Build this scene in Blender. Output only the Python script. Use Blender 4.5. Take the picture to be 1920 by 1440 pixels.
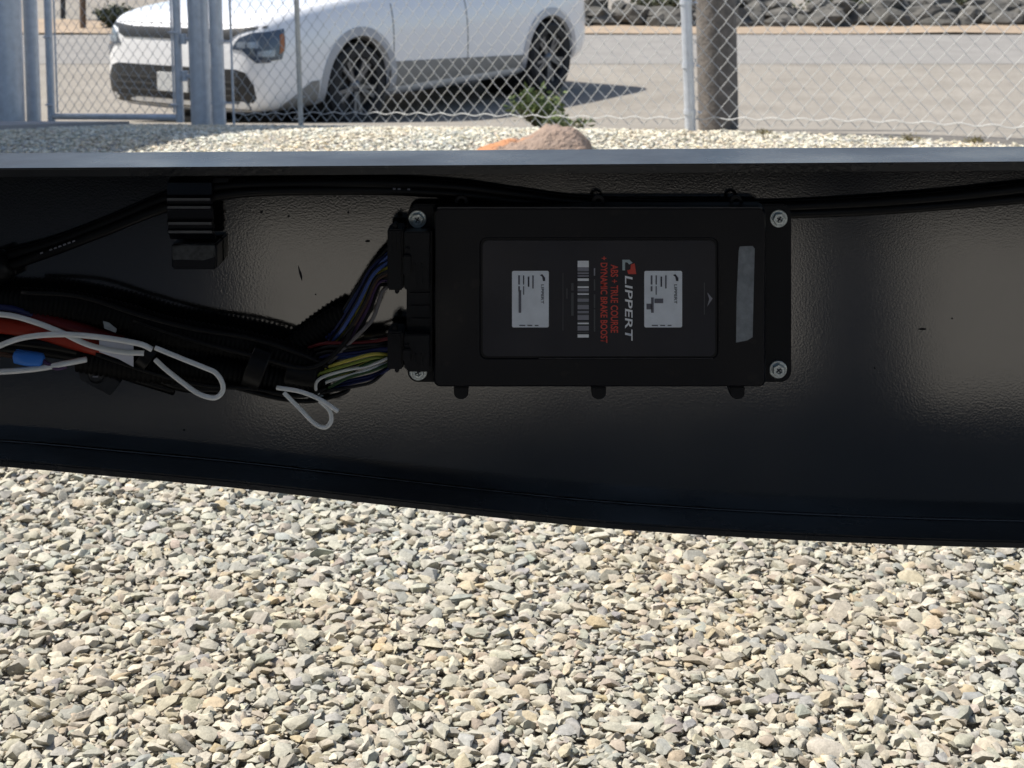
import bpy, bmesh, math, random
import numpy as np
from mathutils import Vector, Matrix, Euler
from mathutils.bvhtree import BVHTree
from mathutils import noise as mnoise

random.seed(7)
rng = np.random.default_rng(7)
for o in list(bpy.data.objects):
    bpy.data.objects.remove(o, do_unlink=True)
S = bpy.context.scene
COL = S.collection

# ------------------------------------------------------------------ camera, sky, sun, exposure
F = 2900.0          # focal length in photograph pixels
VH = -100.0         # photograph row of eye level
H = 0.84            # eye height above the gravel
cam_d = bpy.data.cameras.new("camera")
cam = bpy.data.objects.new("camera", cam_d)
COL.objects.link(cam)
cam.location = (0, 0, H)
cam.rotation_euler = (math.radians(90), 0, 0)
cam_d.sensor_width = 36.0
cam_d.lens = 36.0 * F / 1920.0
cam_d.shift_y = -(720.0 - VH) / 1920.0
cam_d.clip_start = 0.02
cam_d.clip_end = 3000
cam_d.dof.use_dof = True
cam_d.dof.focus_distance = 1.2
cam_d.dof.aperture_fstop = 26.0
S.camera = cam

SUN_H = Vector((-0.98, 0.20)).normalized()
SUN_E = math.radians(57)
sun_dir = Vector((SUN_H.x * math.cos(SUN_E), SUN_H.y * math.cos(SUN_E), math.sin(SUN_E)))
W = bpy.data.worlds.new("World")
S.world = W
W.use_nodes = True
wn = W.node_tree
bg = wn.nodes["Background"]
sky = wn.nodes.new("ShaderNodeTexSky")
sky.sky_type = 'NISHITA'
sky.sun_disc = False
sky.sun_elevation = SUN_E
sky.sun_rotation = math.atan2(SUN_H.x, SUN_H.y)
sky.air_density = 1.0
sky.dust_density = 1.5
wn.links.new(sky.outputs[0], bg.inputs[0])
bg.inputs[1].default_value = 0.10
sl = bpy.data.lights.new("sun", 'SUN')
sl.energy = 4.6
sl.angle = math.radians(0.53)
sl.color = (1.0, 0.95, 0.88)
so = bpy.data.objects.new("sun", sl)
COL.objects.link(so)
so.rotation_euler = sun_dir.to_track_quat('Z', 'Y').to_euler()
so.location = (-20, 10, 30)

S.view_settings.view_transform = 'Standard'
S.view_settings.look = 'None'
S.view_settings.gamma = 1.0
S.view_settings.use_curve_mapping = False
S.view_settings.exposure = 0.62
S.render.engine = 'CYCLES'
S.render.filter_size = 1.8

# ------------------------------------------------------------------ helpers
def P(u, v, D):
    """photograph pixel at distance D along the view -> point in the place"""
    return Vector(((u - 960.0) / F * D, D, H - (v - VH) / F * D))

def tag(o, label=None, cat=None, group=None, kind=None):
    if label: o["label"] = label
    if cat: o["category"] = cat
    if group: o["group"] = group
    if kind: o["kind"] = kind
    return o

def empty(name, loc=(0, 0, 0), rz=0.0):
    o = bpy.data.objects.new(name, None)
    COL.objects.link(o)
    o.location = loc
    o.rotation_euler = (0, 0, rz)
    o.empty_display_size = 0.05
    return o

def link(name, me, mat=None, parent=None, smooth=False):
    if mat is not None:
        me.materials.clear()
        me.materials.append(mat)
    if smooth:
        me.polygons.foreach_set("use_smooth", [True] * len(me.polygons))
    o = bpy.data.objects.new(name, me)
    COL.objects.link(o)
    if parent is not None:
        o.parent = parent
        # vertices are given in world space: cancel the parent's placement
        m = parent_world(parent)
        o.matrix_parent_inverse = m.inverted()
    return o

def parent_world(p):
    m = p.matrix_basis.copy()
    q = p
    while q.parent is not None:
        m = q.parent.matrix_basis @ q.matrix_parent_inverse @ m
        q = q.parent
    return m

class MB:
    """collects vertices and faces, builds one mesh"""
    def __init__(self):
        self.v = []; self.f = []
    def add(self, vs, fs):
        b = len(self.v)
        self.v += [tuple(x) for x in vs]
        self.f += [tuple(i + b for i in f) for f in fs]
        return self
    def box(self, lo, hi, M=None):
        x0, y0, z0 = lo; x1, y1, z1 = hi
        vs = [Vector(c) for c in ((x0,y0,z0),(x1,y0,z0),(x1,y1,z0),(x0,y1,z0),(x0,y0,z1),(x1,y0,z1),(x1,y1,z1),(x0,y1,z1))]
        if M is not None: vs = [M @ c for c in vs]
        return self.add(vs, [(0,3,2,1),(4,5,6,7),(0,1,5,4),(1,2,6,5),(2,3,7,6),(3,0,4,7)])
    def tube(self, pts, r, n=8, closed=False, cap=True):
        pts = [Vector(p) for p in pts]
        m = len(pts)
        rr = r if hasattr(r, '__len__') else [r] * m
        tang = []
        for i in range(m):
            a = pts[max(i - 1, 0)]; b = pts[min(i + 1, m - 1)]
            if closed:
                a = pts[(i - 1) % m]; b = pts[(i + 1) % m]
            t = (b - a)
            tang.append(t.normalized() if t.length > 1e-9 else Vector((0, 0, 1)))
        up = Vector((0, 0, 1)) if abs(tang[0].z) < 0.9 else Vector((1, 0, 0))
        nrm = (up - tang[0] * up.dot(tang[0])).normalized()
        vs = []
        for i in range(m):
            nrm = (nrm - tang[i] * nrm.dot(tang[i]))
            nrm = nrm.normalized() if nrm.length > 1e-6 else tang[i].orthogonal().normalized()
            bn = tang[i].cross(nrm)
            for k in range(n):
                a = 2 * math.pi * k / n
                vs.append(pts[i] + (nrm * math.cos(a) + bn * math.sin(a)) * rr[i])
        fs = []
        for i in range(m - 1 if not closed else m):
            j = (i + 1) % m
            for k in range(n):
                k2 = (k + 1) % n
                fs.append((i*n+k, i*n+k2, j*n+k2, j*n+k))
        if cap and not closed:
            fs.append(tuple(reversed(range(n))))
            fs.append(tuple((m-1)*n + k for k in range(n)))
        return self.add(vs, fs)
    def loft(self, loops, cap0=True, cap1=True):
        n = len(loops[0])
        vs = [p for l in loops for p in l]
        fs = []
        for i in range(len(loops) - 1):
            for k in range(n):
                k2 = (k + 1) % n
                fs.append((i*n+k, i*n+k2, (i+1)*n+k2, (i+1)*n+k))
        if cap0: fs.append(tuple(reversed(range(n))))
        if cap1: fs.append(tuple((len(loops)-1)*n + k for k in range(n)))
        return self.add(vs, fs)
    def lathe(self, prof, origin, ax, n=32, closed=False):
        """prof: list of (radius, along); axis ax from origin"""
        ax = Vector(ax).normalized(); o = Vector(origin)
        e1 = ax.orthogonal().normalized(); e2 = ax.cross(e1)
        vs = []
        for (r, a) in prof:
            for k in range(n):
                t = 2 * math.pi * k / n
                vs.append(o + ax * a + (e1 * math.cos(t) + e2 * math.sin(t)) * r)
        fs = []
        m = len(prof)
        for i in range(m if closed else m - 1):
            j = (i + 1) % m
            for k in range(n):
                k2 = (k + 1) % n
                fs.append((i*n+k, i*n+k2, j*n+k2, j*n+k))
        return self.add(vs, fs)
    def mesh(self, name):
        me = bpy.data.meshes.new(name)
        me.from_pydata([tuple(v) for v in self.v], [], self.f)
        me.update()
        bm = bmesh.new(); bm.from_mesh(me)
        bmesh.ops.recalc_face_normals(bm, faces=bm.faces)
        bm.to_mesh(me); bm.free()
        return me
    def build(self, name, mat, parent=None, smooth=False):
        return link(name, self.mesh(name), mat, parent, smooth)

def shade_auto(o, ang=35):
    """smooth faces, sharp edges above an angle"""
    me = o.data
    bm = bmesh.new(); bm.from_mesh(me)
    for f in bm.faces: f.smooth = True
    for e in bm.edges:
        if len(e.link_faces) == 2 and e.calc_face_angle(0) > math.radians(ang): e.smooth = False
    bm.to_mesh(me); bm.free()
    return o

def bevel(o, w, seg=2, ang=30):
    bm = bmesh.new(); bm.from_mesh(o.data)
    es = [e for e in bm.edges if len(e.link_faces) == 2 and e.calc_face_angle(0) > math.radians(ang)]
    bmesh.ops.bevel(bm, geom=es, offset=w, segments=seg, affect='EDGES', clamp_overlap=True)
    bm.to_mesh(o.data); bm.free()
    return shade_auto(o, 40)

def spline(ctrl, step=8):
    """Catmull-Rom through control points"""
    c = [Vector(p) for p in ctrl]
    c = [c[0] * 2 - c[1]] + c + [c[-1] * 2 - c[-2]]
    out = []
    for i in range(1, len(c) - 2):
        p0, p1, p2, p3 = c[i-1], c[i], c[i+1], c[i+2]
        for k in range(step):
            t = k / step
            out.append(0.5 * ((2*p1) + (p2-p0)*t + (2*p0-5*p1+4*p2-p3)*t*t + (3*p1-p0-3*p2+p3)*t**3))
    out.append(c[-2])
    return out

def resample(pts, d):
    L = [0]
    for a, b in zip(pts, pts[1:]): L.append(L[-1] + (b - a).length)
    n = max(2, int(L[-1] / d))
    out = []; j = 0
    for i in range(n + 1):
        s = L[-1] * i / n
        while j < len(pts) - 2 and L[j+1] < s: j += 1
        t = (s - L[j]) / max(L[j+1] - L[j], 1e-9)
        out.append(pts[j].lerp(pts[j+1], t))
    return out

def px(ctrl, D=1.14):
    return [P(c[0], c[1], c[2] if len(c) > 2 else D) for c in ctrl]

# ------------------------------------------------------------------ materials
def mat(name, col, rough=0.6, metal=0.0, spec=0.5, ior=1.5, coat=0.0, var=0.0, vscale=20.0, bump=0.0, bscale=200.0,
        rvar=0.0, col2=None, coord='Object', bdist=0.001, detail=5.0, coatr=0.05, speck=None):
    m = bpy.data.materials.new(name)
    m.use_nodes = True
    nt = m.node_tree; b = nt.nodes["Principled BSDF"]
    b.inputs["Base Color"].default_value = (*col, 1)
    b.inputs["Roughness"].default_value = rough
    b.inputs["Metallic"].default_value = metal
    b.inputs["IOR"].default_value = ior
    b.inputs["Specular IOR Level"].default_value = spec
    b.inputs["Coat Weight"].default_value = coat
    b.inputs["Coat Roughness"].default_value = coatr
    tc = nt.nodes.new("ShaderNodeTexCoord")
    out_col = None
    if var > 0 or col2 is not None:
        n = nt.nodes.new("ShaderNodeTexNoise"); n.inputs["Scale"].default_value = vscale
        n.inputs["Detail"].default_value = detail; n.inputs["Roughness"].default_value = 0.65
        nt.links.new(tc.outputs[coord], n.inputs["Vector"])
        r = nt.nodes.new("ShaderNodeValToRGB")
        c2 = col2 if col2 is not None else tuple(c * (1 - var) for c in col)
        c1 = col if col2 is not None else tuple(min(1, c * (1 + var)) for c in col)
        r.color_ramp.elements[0].position = 0.32; r.color_ramp.elements[0].color = (*c2, 1)
        r.color_ramp.elements[1].position = 0.68; r.color_ramp.elements[1].color = (*c1, 1)
        nt.links.new(n.outputs["Fac"], r.inputs["Fac"])
        out_col = r.outputs["Color"]
    if speck is not None:
        n = nt.nodes.new("ShaderNodeTexNoise"); n.inputs["Scale"].default_value = speck[1]
        n.inputs["Detail"].default_value = 3.0
        nt.links.new(tc.outputs[coord], n.inputs["Vector"])
        r = nt.nodes.new("ShaderNodeValToRGB")
        r.color_ramp.elements[0].position = speck[2]; r.color_ramp.elements[0].color = (0, 0, 0, 1)
        r.color_ramp.elements[1].position = speck[2] + 0.06; r.color_ramp.elements[1].color = (1, 1, 1, 1)
        nt.links.new(n.outputs["Fac"], r.inputs["Fac"])
        mx = nt.nodes.new("ShaderNodeMix"); mx.data_type = 'RGBA'
        nt.links.new(r.outputs["Color"], mx.inputs[0])
        if out_col is not None: nt.links.new(out_col, mx.inputs[6])
        else: mx.inputs[6].default_value = (*col, 1)
        mx.inputs[7].default_value = (*speck[0], 1)
        out_col = mx.outputs[2]
    if out_col is not None:
        nt.links.new(out_col, b.inputs["Base Color"])
    if rvar > 0:
        n = nt.nodes.new("ShaderNodeTexNoise"); n.inputs["Scale"].default_value = vscale * 0.6
        n.inputs["Detail"].default_value = 4
        nt.links.new(tc.outputs[coord], n.inputs["Vector"])
        mr = nt.nodes.new("ShaderNodeMapRange")
        mr.inputs["From Min"].default_value = 0.3; mr.inputs["From Max"].default_value = 0.7
        mr.inputs["To Min"].default_value = max(0.02, rough - rvar); mr.inputs["To Max"].default_value = min(1, rough + rvar)
        nt.links.new(n.outputs["Fac"], mr.inputs["Value"])
        nt.links.new(mr.outputs["Result"], b.inputs["Roughness"])
    if bump > 0:
        n = nt.nodes.new("ShaderNodeTexNoise"); n.inputs["Scale"].default_value = bscale
        n.inputs["Detail"].default_value = 3
        nt.links.new(tc.outputs[coord], n.inputs["Vector"])
        bp = nt.nodes.new("ShaderNodeBump"); bp.inputs["Strength"].default_value = bump
        bp.inputs["Distance"].default_value = bdist
        nt.links.new(n.outputs["Fac"], bp.inputs["Height"])
        nt.links.new(bp.outputs["Normal"], b.inputs["Normal"])
        if coat > 0: nt.links.new(bp.outputs["Normal"], b.inputs["Coat Normal"])
    return m

def stone_material(name):
    m = bpy.data.materials.new(name); m.use_nodes = True
    nt = m.node_tree; b = nt.nodes["Principled BSDF"]
    b.inputs["Roughness"].default_value = 0.85
    b.inputs["Specular IOR Level"].default_value = 0.3
    at = nt.nodes.new("ShaderNodeVertexColor"); at.layer_name = "Col"
    tc = nt.nodes.new("ShaderNodeTexCoord")
    n = nt.nodes.new("ShaderNodeTexNoise"); n.inputs["Scale"].default_value = 170; n.inputs["Detail"].default_value = 5
    n.inputs["Roughness"].default_value = 0.7
    nt.links.new(tc.outputs["Object"], n.inputs["Vector"])
    mr = nt.nodes.new("ShaderNodeMapRange")
    mr.inputs["From Min"].default_value = 0.3; mr.inputs["From Max"].default_value = 0.7
    mr.inputs["To Min"].default_value = 0.72; mr.inputs["To Max"].default_value = 1.22
    nt.links.new(n.outputs["Fac"], mr.inputs["Value"])
    mx = nt.nodes.new("ShaderNodeVectorMath"); mx.operation = 'SCALE'
    nt.links.new(at.outputs["Color"], mx.inputs[0]); nt.links.new(mr.outputs["Result"], mx.inputs["Scale"])
    nt.links.new(mx.outputs[0], b.inputs["Base Color"])
    bp = nt.nodes.new("ShaderNodeBump"); bp.inputs["Strength"].default_value = 0.55; bp.inputs["Distance"].default_value = 0.0012
    n2 = nt.nodes.new("ShaderNodeTexNoise"); n2.inputs["Scale"].default_value = 420; n2.inputs["Detail"].default_value = 4
    nt.links.new(tc.outputs["Object"], n2.inputs["Vector"])
    nt.links.new(n2.outputs["Fac"], bp.inputs["Height"]); nt.links.new(bp.outputs["Normal"], b.inputs["Normal"])
    return m

def ground_gravel_material():
    m = bpy.data.materials.new("gravel_bed"); m.use_nodes = True
    nt = m.node_tree; b = nt.nodes["Principled BSDF"]
    b.inputs["Roughness"].default_value = 0.9
    tc = nt.nodes.new("ShaderNodeTexCoord")
    vo = nt.nodes.new("ShaderNodeTexVoronoi"); vo.inputs["Scale"].default_value = 55
    nt.links.new(tc.outputs["Object"], vo.inputs["Vector"])
    r = nt.nodes.new("ShaderNodeValToRGB")
    cr = r.color_ramp; cr.elements[0].color = (0.19, 0.18, 0.16, 1); cr.elements[1].color = (0.45, 0.445, 0.42, 1)
    e = cr.elements.new(0.4); e.color = (0.34, 0.33, 0.305, 1)
    e = cr.elements.new(0.7); e.color = (0.39, 0.365, 0.32, 1)
    sp = nt.nodes.new("ShaderNodeSeparateColor")
    nt.links.new(vo.outputs["Color"], sp.inputs[0]); nt.links.new(sp.outputs[0], r.inputs["Fac"])
    nt.links.new(r.outputs["Color"], b.inputs["Base Color"])
    bp = nt.nodes.new("ShaderNodeBump"); bp.inputs["Strength"].default_value = 0.9; bp.inputs["Distance"].default_value = 0.01
    bp.invert = True
    nt.links.new(vo.outputs["Distance"], bp.inputs["Height"]); nt.links.new(bp.outputs["Normal"], b.inputs["Normal"])
    return m

M = {}
M['rail'] = mat("black_rail_paint", (0.0055, 0.0054, 0.0053), 0.10, spec=0.5, ior=1.98, bump=0.055, bscale=680, bdist=0.0006, rvar=0.04, vscale=9,
                var=0.5, speck=((0.012, 0.0115, 0.011), 210, 0.66))
M['rail_flange'] = mat("black_flange_paint", (0.010, 0.010, 0.0105), 0.30, spec=0.5, ior=1.6, bump=0.25, bscale=300, bdist=0.0006, rvar=0.12, vscale=14,
                var=0.4, speck=((0.03, 0.029, 0.027), 160, 0.62))
M['plastic'] = mat("black_plastic", (0.0035, 0.004, 0.006), 0.42, spec=0.25, bump=0.1, bscale=900, bdist=0.0003, rvar=0.06, vscale=25)
M['plastic_lid'] = mat("black_lid_plastic", (0.0042, 0.0048, 0.0078), 0.36, spec=0.24, speck=((0.011, 0.011, 0.012), 75, 0.64), bump=0.08, bscale=1200, bdist=0.0002, rvar=0.08, vscale=14)
M['panel'] = mat("label_film", (0.0165, 0.017, 0.025), 0.34, spec=0.35, var=0.12, vscale=30, rvar=0.05)
M['sticker'] = mat("silver_sticker", (0.82, 0.86, 0.92), 0.45, var=0.06, vscale=90)
M['tape'] = mat("grey_tape", (0.23, 0.25, 0.27), 0.5, var=0.25, vscale=140)
M['ink'] = mat("dark_ink", (0.03, 0.03, 0.045), 0.6)
M['inkgrey'] = mat("grey_ink", (0.14, 0.14, 0.17), 0.6)
M['print_white'] = mat("white_print", (0.88, 0.89, 0.92), 0.5)
M['print_grey'] = mat("grey_print", (0.27, 0.27, 0.31), 0.5)
M['print_dim'] = mat("dim_print", (0.075, 0.078, 0.085), 0.5)
M['print_red'] = mat("red_print", (0.66, 0.075, 0.05), 0.5)
M['print_teal'] = mat("pale_print", (0.42, 0.5, 0.52), 0.5)
M['zinc'] = mat("zinc_screw", (0.62, 0.67, 0.66), 0.32, metal=0.75, var=0.2, vscale=300, bump=0.2, bscale=700)
M['rubber'] = mat("black_cable_sheath", (0.003, 0.003, 0.0034), 0.42, spec=0.22, rvar=0.1, vscale=80)
M['conduit'] = mat("black_conduit", (0.002, 0.002, 0.0021), 0.6, spec=0.16)
M['white_tie'] = mat("white_wire", (0.74, 0.75, 0.74), 0.4, var=0.08, vscale=60)
M['white_tag'] = mat("white_tag", (0.60, 0.60, 0.66), 0.55, var=0.08, vscale=50)
for nm, c in (('red', (0.42, 0.035, 0.014)), ('blue', (0.03, 0.06, 0.2)), ('deepblue', (0.012, 0.02, 0.10)), ('yellow', (0.42, 0.36, 0.06)),
              ('olive', (0.16, 0.2, 0.03)), ('green', (0.035, 0.09, 0.03)), ('brown', (0.09, 0.045, 0.03)), ('violet', (0.10, 0.05, 0.14)),
              ('greyw', (0.22, 0.20, 0.20)), ('black', (0.008, 0.008, 0.01)), ('brightblue', (0.03, 0.16, 0.55)), ('darkred', (0.14, 0.008, 0.012)),
              ('orange', (0.5, 0.16, 0.03)), ('white', (0.6, 0.6, 0.58))):
    M['w_' + nm] = mat("wire_" + nm, tuple(q * (1.15 if nm in ('yellow', 'olive', 'blue', 'white', 'brightblue') else .7) for q in c), 0.45, spec=0.3)
M['darkmetal'] = mat("dark_steel", (0.03, 0.03, 0.032), 0.38, metal=0.4, var=0.3, vscale=90)
M['galv'] = mat("galvanised_steel", (0.58, 0.61, 0.65), 0.42, metal=0.35, var=0.12, vscale=22)
M['wire'] = mat("galvanised_wire", (0.52, 0.52, 0.50), 0.5, metal=0.2)
M['wood'] = mat("weathered_timber", (0.20, 0.175, 0.15), 0.9, col2=(0.10, 0.09, 0.08), vscale=16, bump=0.6, bscale=60, bdist=0.01)
M['stone'] = stone_material("gravel_stone")
M['bed'] = ground_gravel_material()
M['dirt'] = mat("tan_dirt", (0.29, 0.268, 0.233), 0.95, col2=(0.225, 0.206, 0.178), vscale=1.7, spec=0.1, speck=((0.22, 0.2, 0.17), 18, 0.6), bump=0.6, bscale=22, bdist=0.03, detail=8)
M['earth'] = mat("orange_earth", (0.38, 0.29, 0.20), 0.95, col2=(0.26, 0.205, 0.15), vscale=1.6, bump=0.6, bscale=12, bdist=0.05, detail=8)
M['asphalt'] = mat("worn_asphalt", (0.265, 0.254, 0.236), 0.95, col2=(0.218, 0.209, 0.195), vscale=2.2, spec=0.1, speck=((0.2, 0.19, 0.18), 9, 0.64), bump=0.5, bscale=120, bdist=0.006, detail=9)
M['concrete'] = mat("concrete", (0.36, 0.34, 0.33), 0.85, var=0.12, vscale=5, bump=0.2, bscale=90)
M['boulder'] = mat("red_sandstone", (0.33, 0.235, 0.175), 0.9, col2=(0.24, 0.185, 0.15), vscale=14, bump=0.9, bscale=60, bdist=0.02,
                   speck=((0.45, 0.21, 0.10), 5, 0.56))
M['riprap'] = mat("grey_riprap", (0.13, 0.122, 0.108), 0.9, col2=(0.055, 0.054, 0.047), vscale=3.0, bump=0.7, bscale=14, bdist=0.03)
M['leaf'] = mat("weed_leaf", (0.21, 0.27, 0.08), 0.6, col2=(0.12, 0.16, 0.06), vscale=25)
M['sage'] = mat("sage_leaf", (0.105, 0.115, 0.06), 0.7, col2=(0.05, 0.06, 0.035), vscale=5)
M['stem'] = mat("dry_stem", (0.2, 0.16, 0.09), 0.8)
M['dry'] = mat("dry_tuft", (0.26, 0.21, 0.07), 0.8, col2=(0.13, 0.12, 0.03), vscale=60)
M['carpaint'] = mat("white_car_paint", (0.90, 0.905, 0.91), 0.3, coat=1.0)
M['cladding'] = mat("grey_cladding", (0.27, 0.262, 0.245), 0.55, var=0.08, vscale=8)
M['grille'] = mat("black_grille", (0.02, 0.021, 0.022), 0.45)
M['lamp'] = mat("headlamp_glass", (0.055, 0.075, 0.11), 0.12, coat=1.0)
M['lampin'] = mat("headlamp_inner", (0.35, 0.4, 0.46), 0.25, metal=0.5)
M['amber'] = mat("amber_marker", (0.38, 0.14, 0.05), 0.3)
M['glass'] = mat("car_glass", (0.015, 0.018, 0.02), 0.06, coat=1.0)
M['tyre'] = mat("tyre_rubber", (0.014, 0.014, 0.015), 0.75)
M['rim'] = mat("alloy_rim", (0.16, 0.165, 0.175), 0.35, metal=0.6)
M['rimdark'] = mat("dark_rim", (0.02, 0.02, 0.022), 0.45)
M['plate'] = mat("number_plate", (0.62, 0.63, 0.62), 0.5, var=0.12, vscale=30)
M['silver'] = mat("silver_trim", (0.45, 0.47, 0.52), 0.35, metal=0.5)
M['siding'] = mat("steel_siding", (0.50, 0.50, 0.47), 0.5, var=0.05, vscale=3)
M['roofsteel'] = mat("roof_steel", (0.32, 0.33, 0.34), 0.45, metal=0.3)
M['blocker'] = mat("blocker_black", (0.02, 0.02, 0.02), 0.7, var=0.1, vscale=3)
M['ribhighlight'] = mat("rib_highlight_grey", (0.085, 0.085, 0.088), 0.4, var=0.2, vscale=120)  # paler grey, a painted highlight along the clip ribs
M['edge'] = mat("lid_highlight_grey", (0.026, 0.027, 0.033), 0.35, spec=0.5, var=0.3, vscale=60)  # paler plastic, painted highlight lines on the lid and label edges
M['chip'] = mat("bare_chip", (0.012, 0.012, 0.012), 0.6, spec=0.3)
M['blackbin'] = mat("black_bin", (0.02, 0.02, 0.022), 0.5)

# ------------------------------------------------------------------ ground
def gz(x, y):
    """height of the ground"""
    t = y - 7.0
    k = 0.12
    s = 0.5 * (t + math.sqrt(t * t + k))          # soft start of the slope
    z = -0.104 * s
    lo = -0.59 + 0.028 * max(0.0, y - 12.3)
    d = z - lo
    z = lo + 0.5 * (d + math.sqrt(d * d + 0.0012))  # soft foot of the slope
    if y > 40.0: z -= 0.028 * (y - 40.0)
    if y > 23.0:
        z += 0.13 * (y - 23.0) * min(1.0, (y - 23.0) / 8.0)
    return z

def FD(x):                    # the fence line
    return 7.93 - 0.65 * x
def fence_at(u):
    a = (u - 960.0) / F
    D = 7.93 / (1 + 0.65 * a)
    return Vector((a * D, D, gz(a * D, D)))

def sheet(name, xs, ys, zoff, material, keep=None, rough=0.0, drop=0.0):
    vs = []; fs = []
    nx = len(xs)
    for y in ys:
        for x in xs:
            z = gz(x, y) + zoff
            if rough: z += rough * mnoise.noise(Vector((x * 0.9, y * 0.9, 0)))
            vs.append((x, y, z))
    for j in range(len(ys) - 1):
        for i in range(nx - 1):
            if keep is None or keep((xs[i] + xs[i+1]) / 2, (ys[j] + ys[j+1]) / 2):
                fs.append((j*nx+i, j*nx+i+1, (j+1)*nx+i+1, (j+1)*nx+i))
    me = bpy.data.meshes.new(name); me.from_pydata(vs, [], fs); me.update()
    o = link(name, me, material, smooth=True)
    o["kind"] = "structure"
    return o

def frange(a, b, s):
    n = max(1, int(round((b - a) / s)))
    return [a + (b - a) * i / n for i in range(n + 1)]

gys = frange(-60, 5, 5) + frange(5.5, 15, 0.25) + frange(16, 40, 1) + frange(45, 120, 8) + [180, 300, 600, 1200]
gxs = [-1200, -500, -200, -90, -50] + frange(-30, 30, 2) + [50, 90, 200, 500, 1200]
sheet("ground", gxs, gys, -0.004, M['dirt'])
gravel = None
def gravel_sheet():
    vs = []; fs = []
    xs = frange(-9, 9, 0.3); n = 70
    for x in xs:
        y1 = FD(x) + 0.02 + 0.07 * mnoise.noise(Vector((x * 2.3, 3, 0)))
        for j in range(n + 1):
            y = -7 + (y1 + 7) * j / n
            vs.append((x, y, gz(x, y)))
    for i in range(len(xs) - 1):
        for j in range(n):
            a = i * (n + 1) + j
            fs.append((a, a + n + 1, a + n + 2, a + 1))
    me = bpy.data.meshes.new("gravel_ground"); me.from_pydata(vs, [], fs); me.update()
    o = link("gravel_ground", me, M['bed'], smooth=True); o["kind"] = "structure"
    return o
gravel = gravel_sheet()
sheet("road", frange(-60, 60, 3), frange(17.1, 20.9, 0.5), 0.0, M['asphalt'])
sheet("earth_verge", frange(-60, 60, 1.2), frange(20.9, 23.4, 0.25), 0.02, M['earth'], rough=0.03)
# driveway slab by the gate
dv = MB()
dvx = [-6.0, -4.0, -3.0, -2.55]
ys = frange(4.0, 9.3, 0.25)
top = [[(x + (0.1 * (y - 6.8) if x == -2.55 else 0), y, gz(x, y) + 0.03) for x in dvx] for y in ys]
vs = [p for r in top for p in r]; nx = len(dvx)
fs = [(j*nx+i, j*nx+i+1, (j+1)*nx+i+1, (j+1)*nx+i) for j in range(len(ys)-1) for i in range(nx-1)]
dv.add(vs, fs)
e = [top[j][-1] for j in range(len(ys))]
dv.add(e + [(p[0], p[1], p[2] - 0.06) for p in e], [(j, j+1, len(e)+j+1, len(e)+j) for j in range(len(e)-1)])
o = dv.build("driveway", M['concrete']); o["kind"] = "structure"

# ------------------------------------------------------------------ gravel stones
def hull_proto(npts, seed):
    r = random.Random(seed)
    bm = bmesh.new()
    for _ in range(npts):
        while True:
            p = Vector((r.uniform(-1, 1), r.uniform(-1, 1), r.uniform(-1, 1)))
            if 0.55 < p.length <= 1.0: break
        p = p.normalized() * r.uniform(0.82, 1.0)
        bm.verts.new(p)
    res = bmesh.ops.convex_hull(bm, input=bm.verts)
    junk = [g for g in res.get('geom_interior', []) if isinstance(g, bmesh.types.BMVert)]
    if junk: bmesh.ops.delete(bm, geom=junk, context='VERTS')
    bmesh.ops.triangulate(bm, faces=bm.faces)
    bmesh.ops.recalc_face_normals(bm, faces=bm.faces)
    bm.verts.index_update()
    V = np.array([v.co[:] for v in bm.verts]); T = np.array([[v.index for v in f.verts] for f in bm.faces])
    bm.free()
    return V, T
PROTO = [hull_proto(random.choice([13, 15, 17, 19]), 100 + i) for i in range(48)]
PROTO_S = [hull_proto(9, 400 + i) for i in range(24)]

PAL = np.array([(.50,.47,.40),(.55,.52,.45),(.43,.415,.365),(.37,.365,.34),(.34,.35,.35),(.60,.57,.49),(.53,.475,.375),(.50,.42,.31),
                (.46,.40,.33),(.28,.265,.24),(.40,.34,.285),(.64,.60,.51),(.45,.45,.395),(.53,.50,.435),(.56,.45,.29)])
PW = np.array([10,10,10,8,8,8,6,4,6,3,4,5,8,9,1.2], float); PW /= PW.sum()

def rotmats(yaw, tilt, tdir):
    n = len(yaw)
    c, s = np.cos(yaw), np.sin(yaw)
    Rz = np.zeros((n,3,3)); Rz[:,0,0]=c; Rz[:,0,1]=-s; Rz[:,1,0]=s; Rz[:,1,1]=c; Rz[:,2,2]=1
    ax = np.stack([np.cos(tdir), np.sin(tdir), np.zeros(n)], 1)
    ct, st = np.cos(tilt), np.sin(tilt)
    K = np.zeros((n,3,3)); K[:,0,1]=-ax[:,2]; K[:,0,2]=ax[:,1]; K[:,1,0]=ax[:,2]; K[:,1,2]=-ax[:,0]; K[:,2,0]=-ax[:,1]; K[:,2,1]=ax[:,0]
    Rt = np.eye(3)[None] + st[:,None,None]*K + (1-ct)[:,None,None]*np.einsum('nij,njk->nik',K,K)
    return np.einsum('nij,njk->nik', Rt, Rz)

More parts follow.
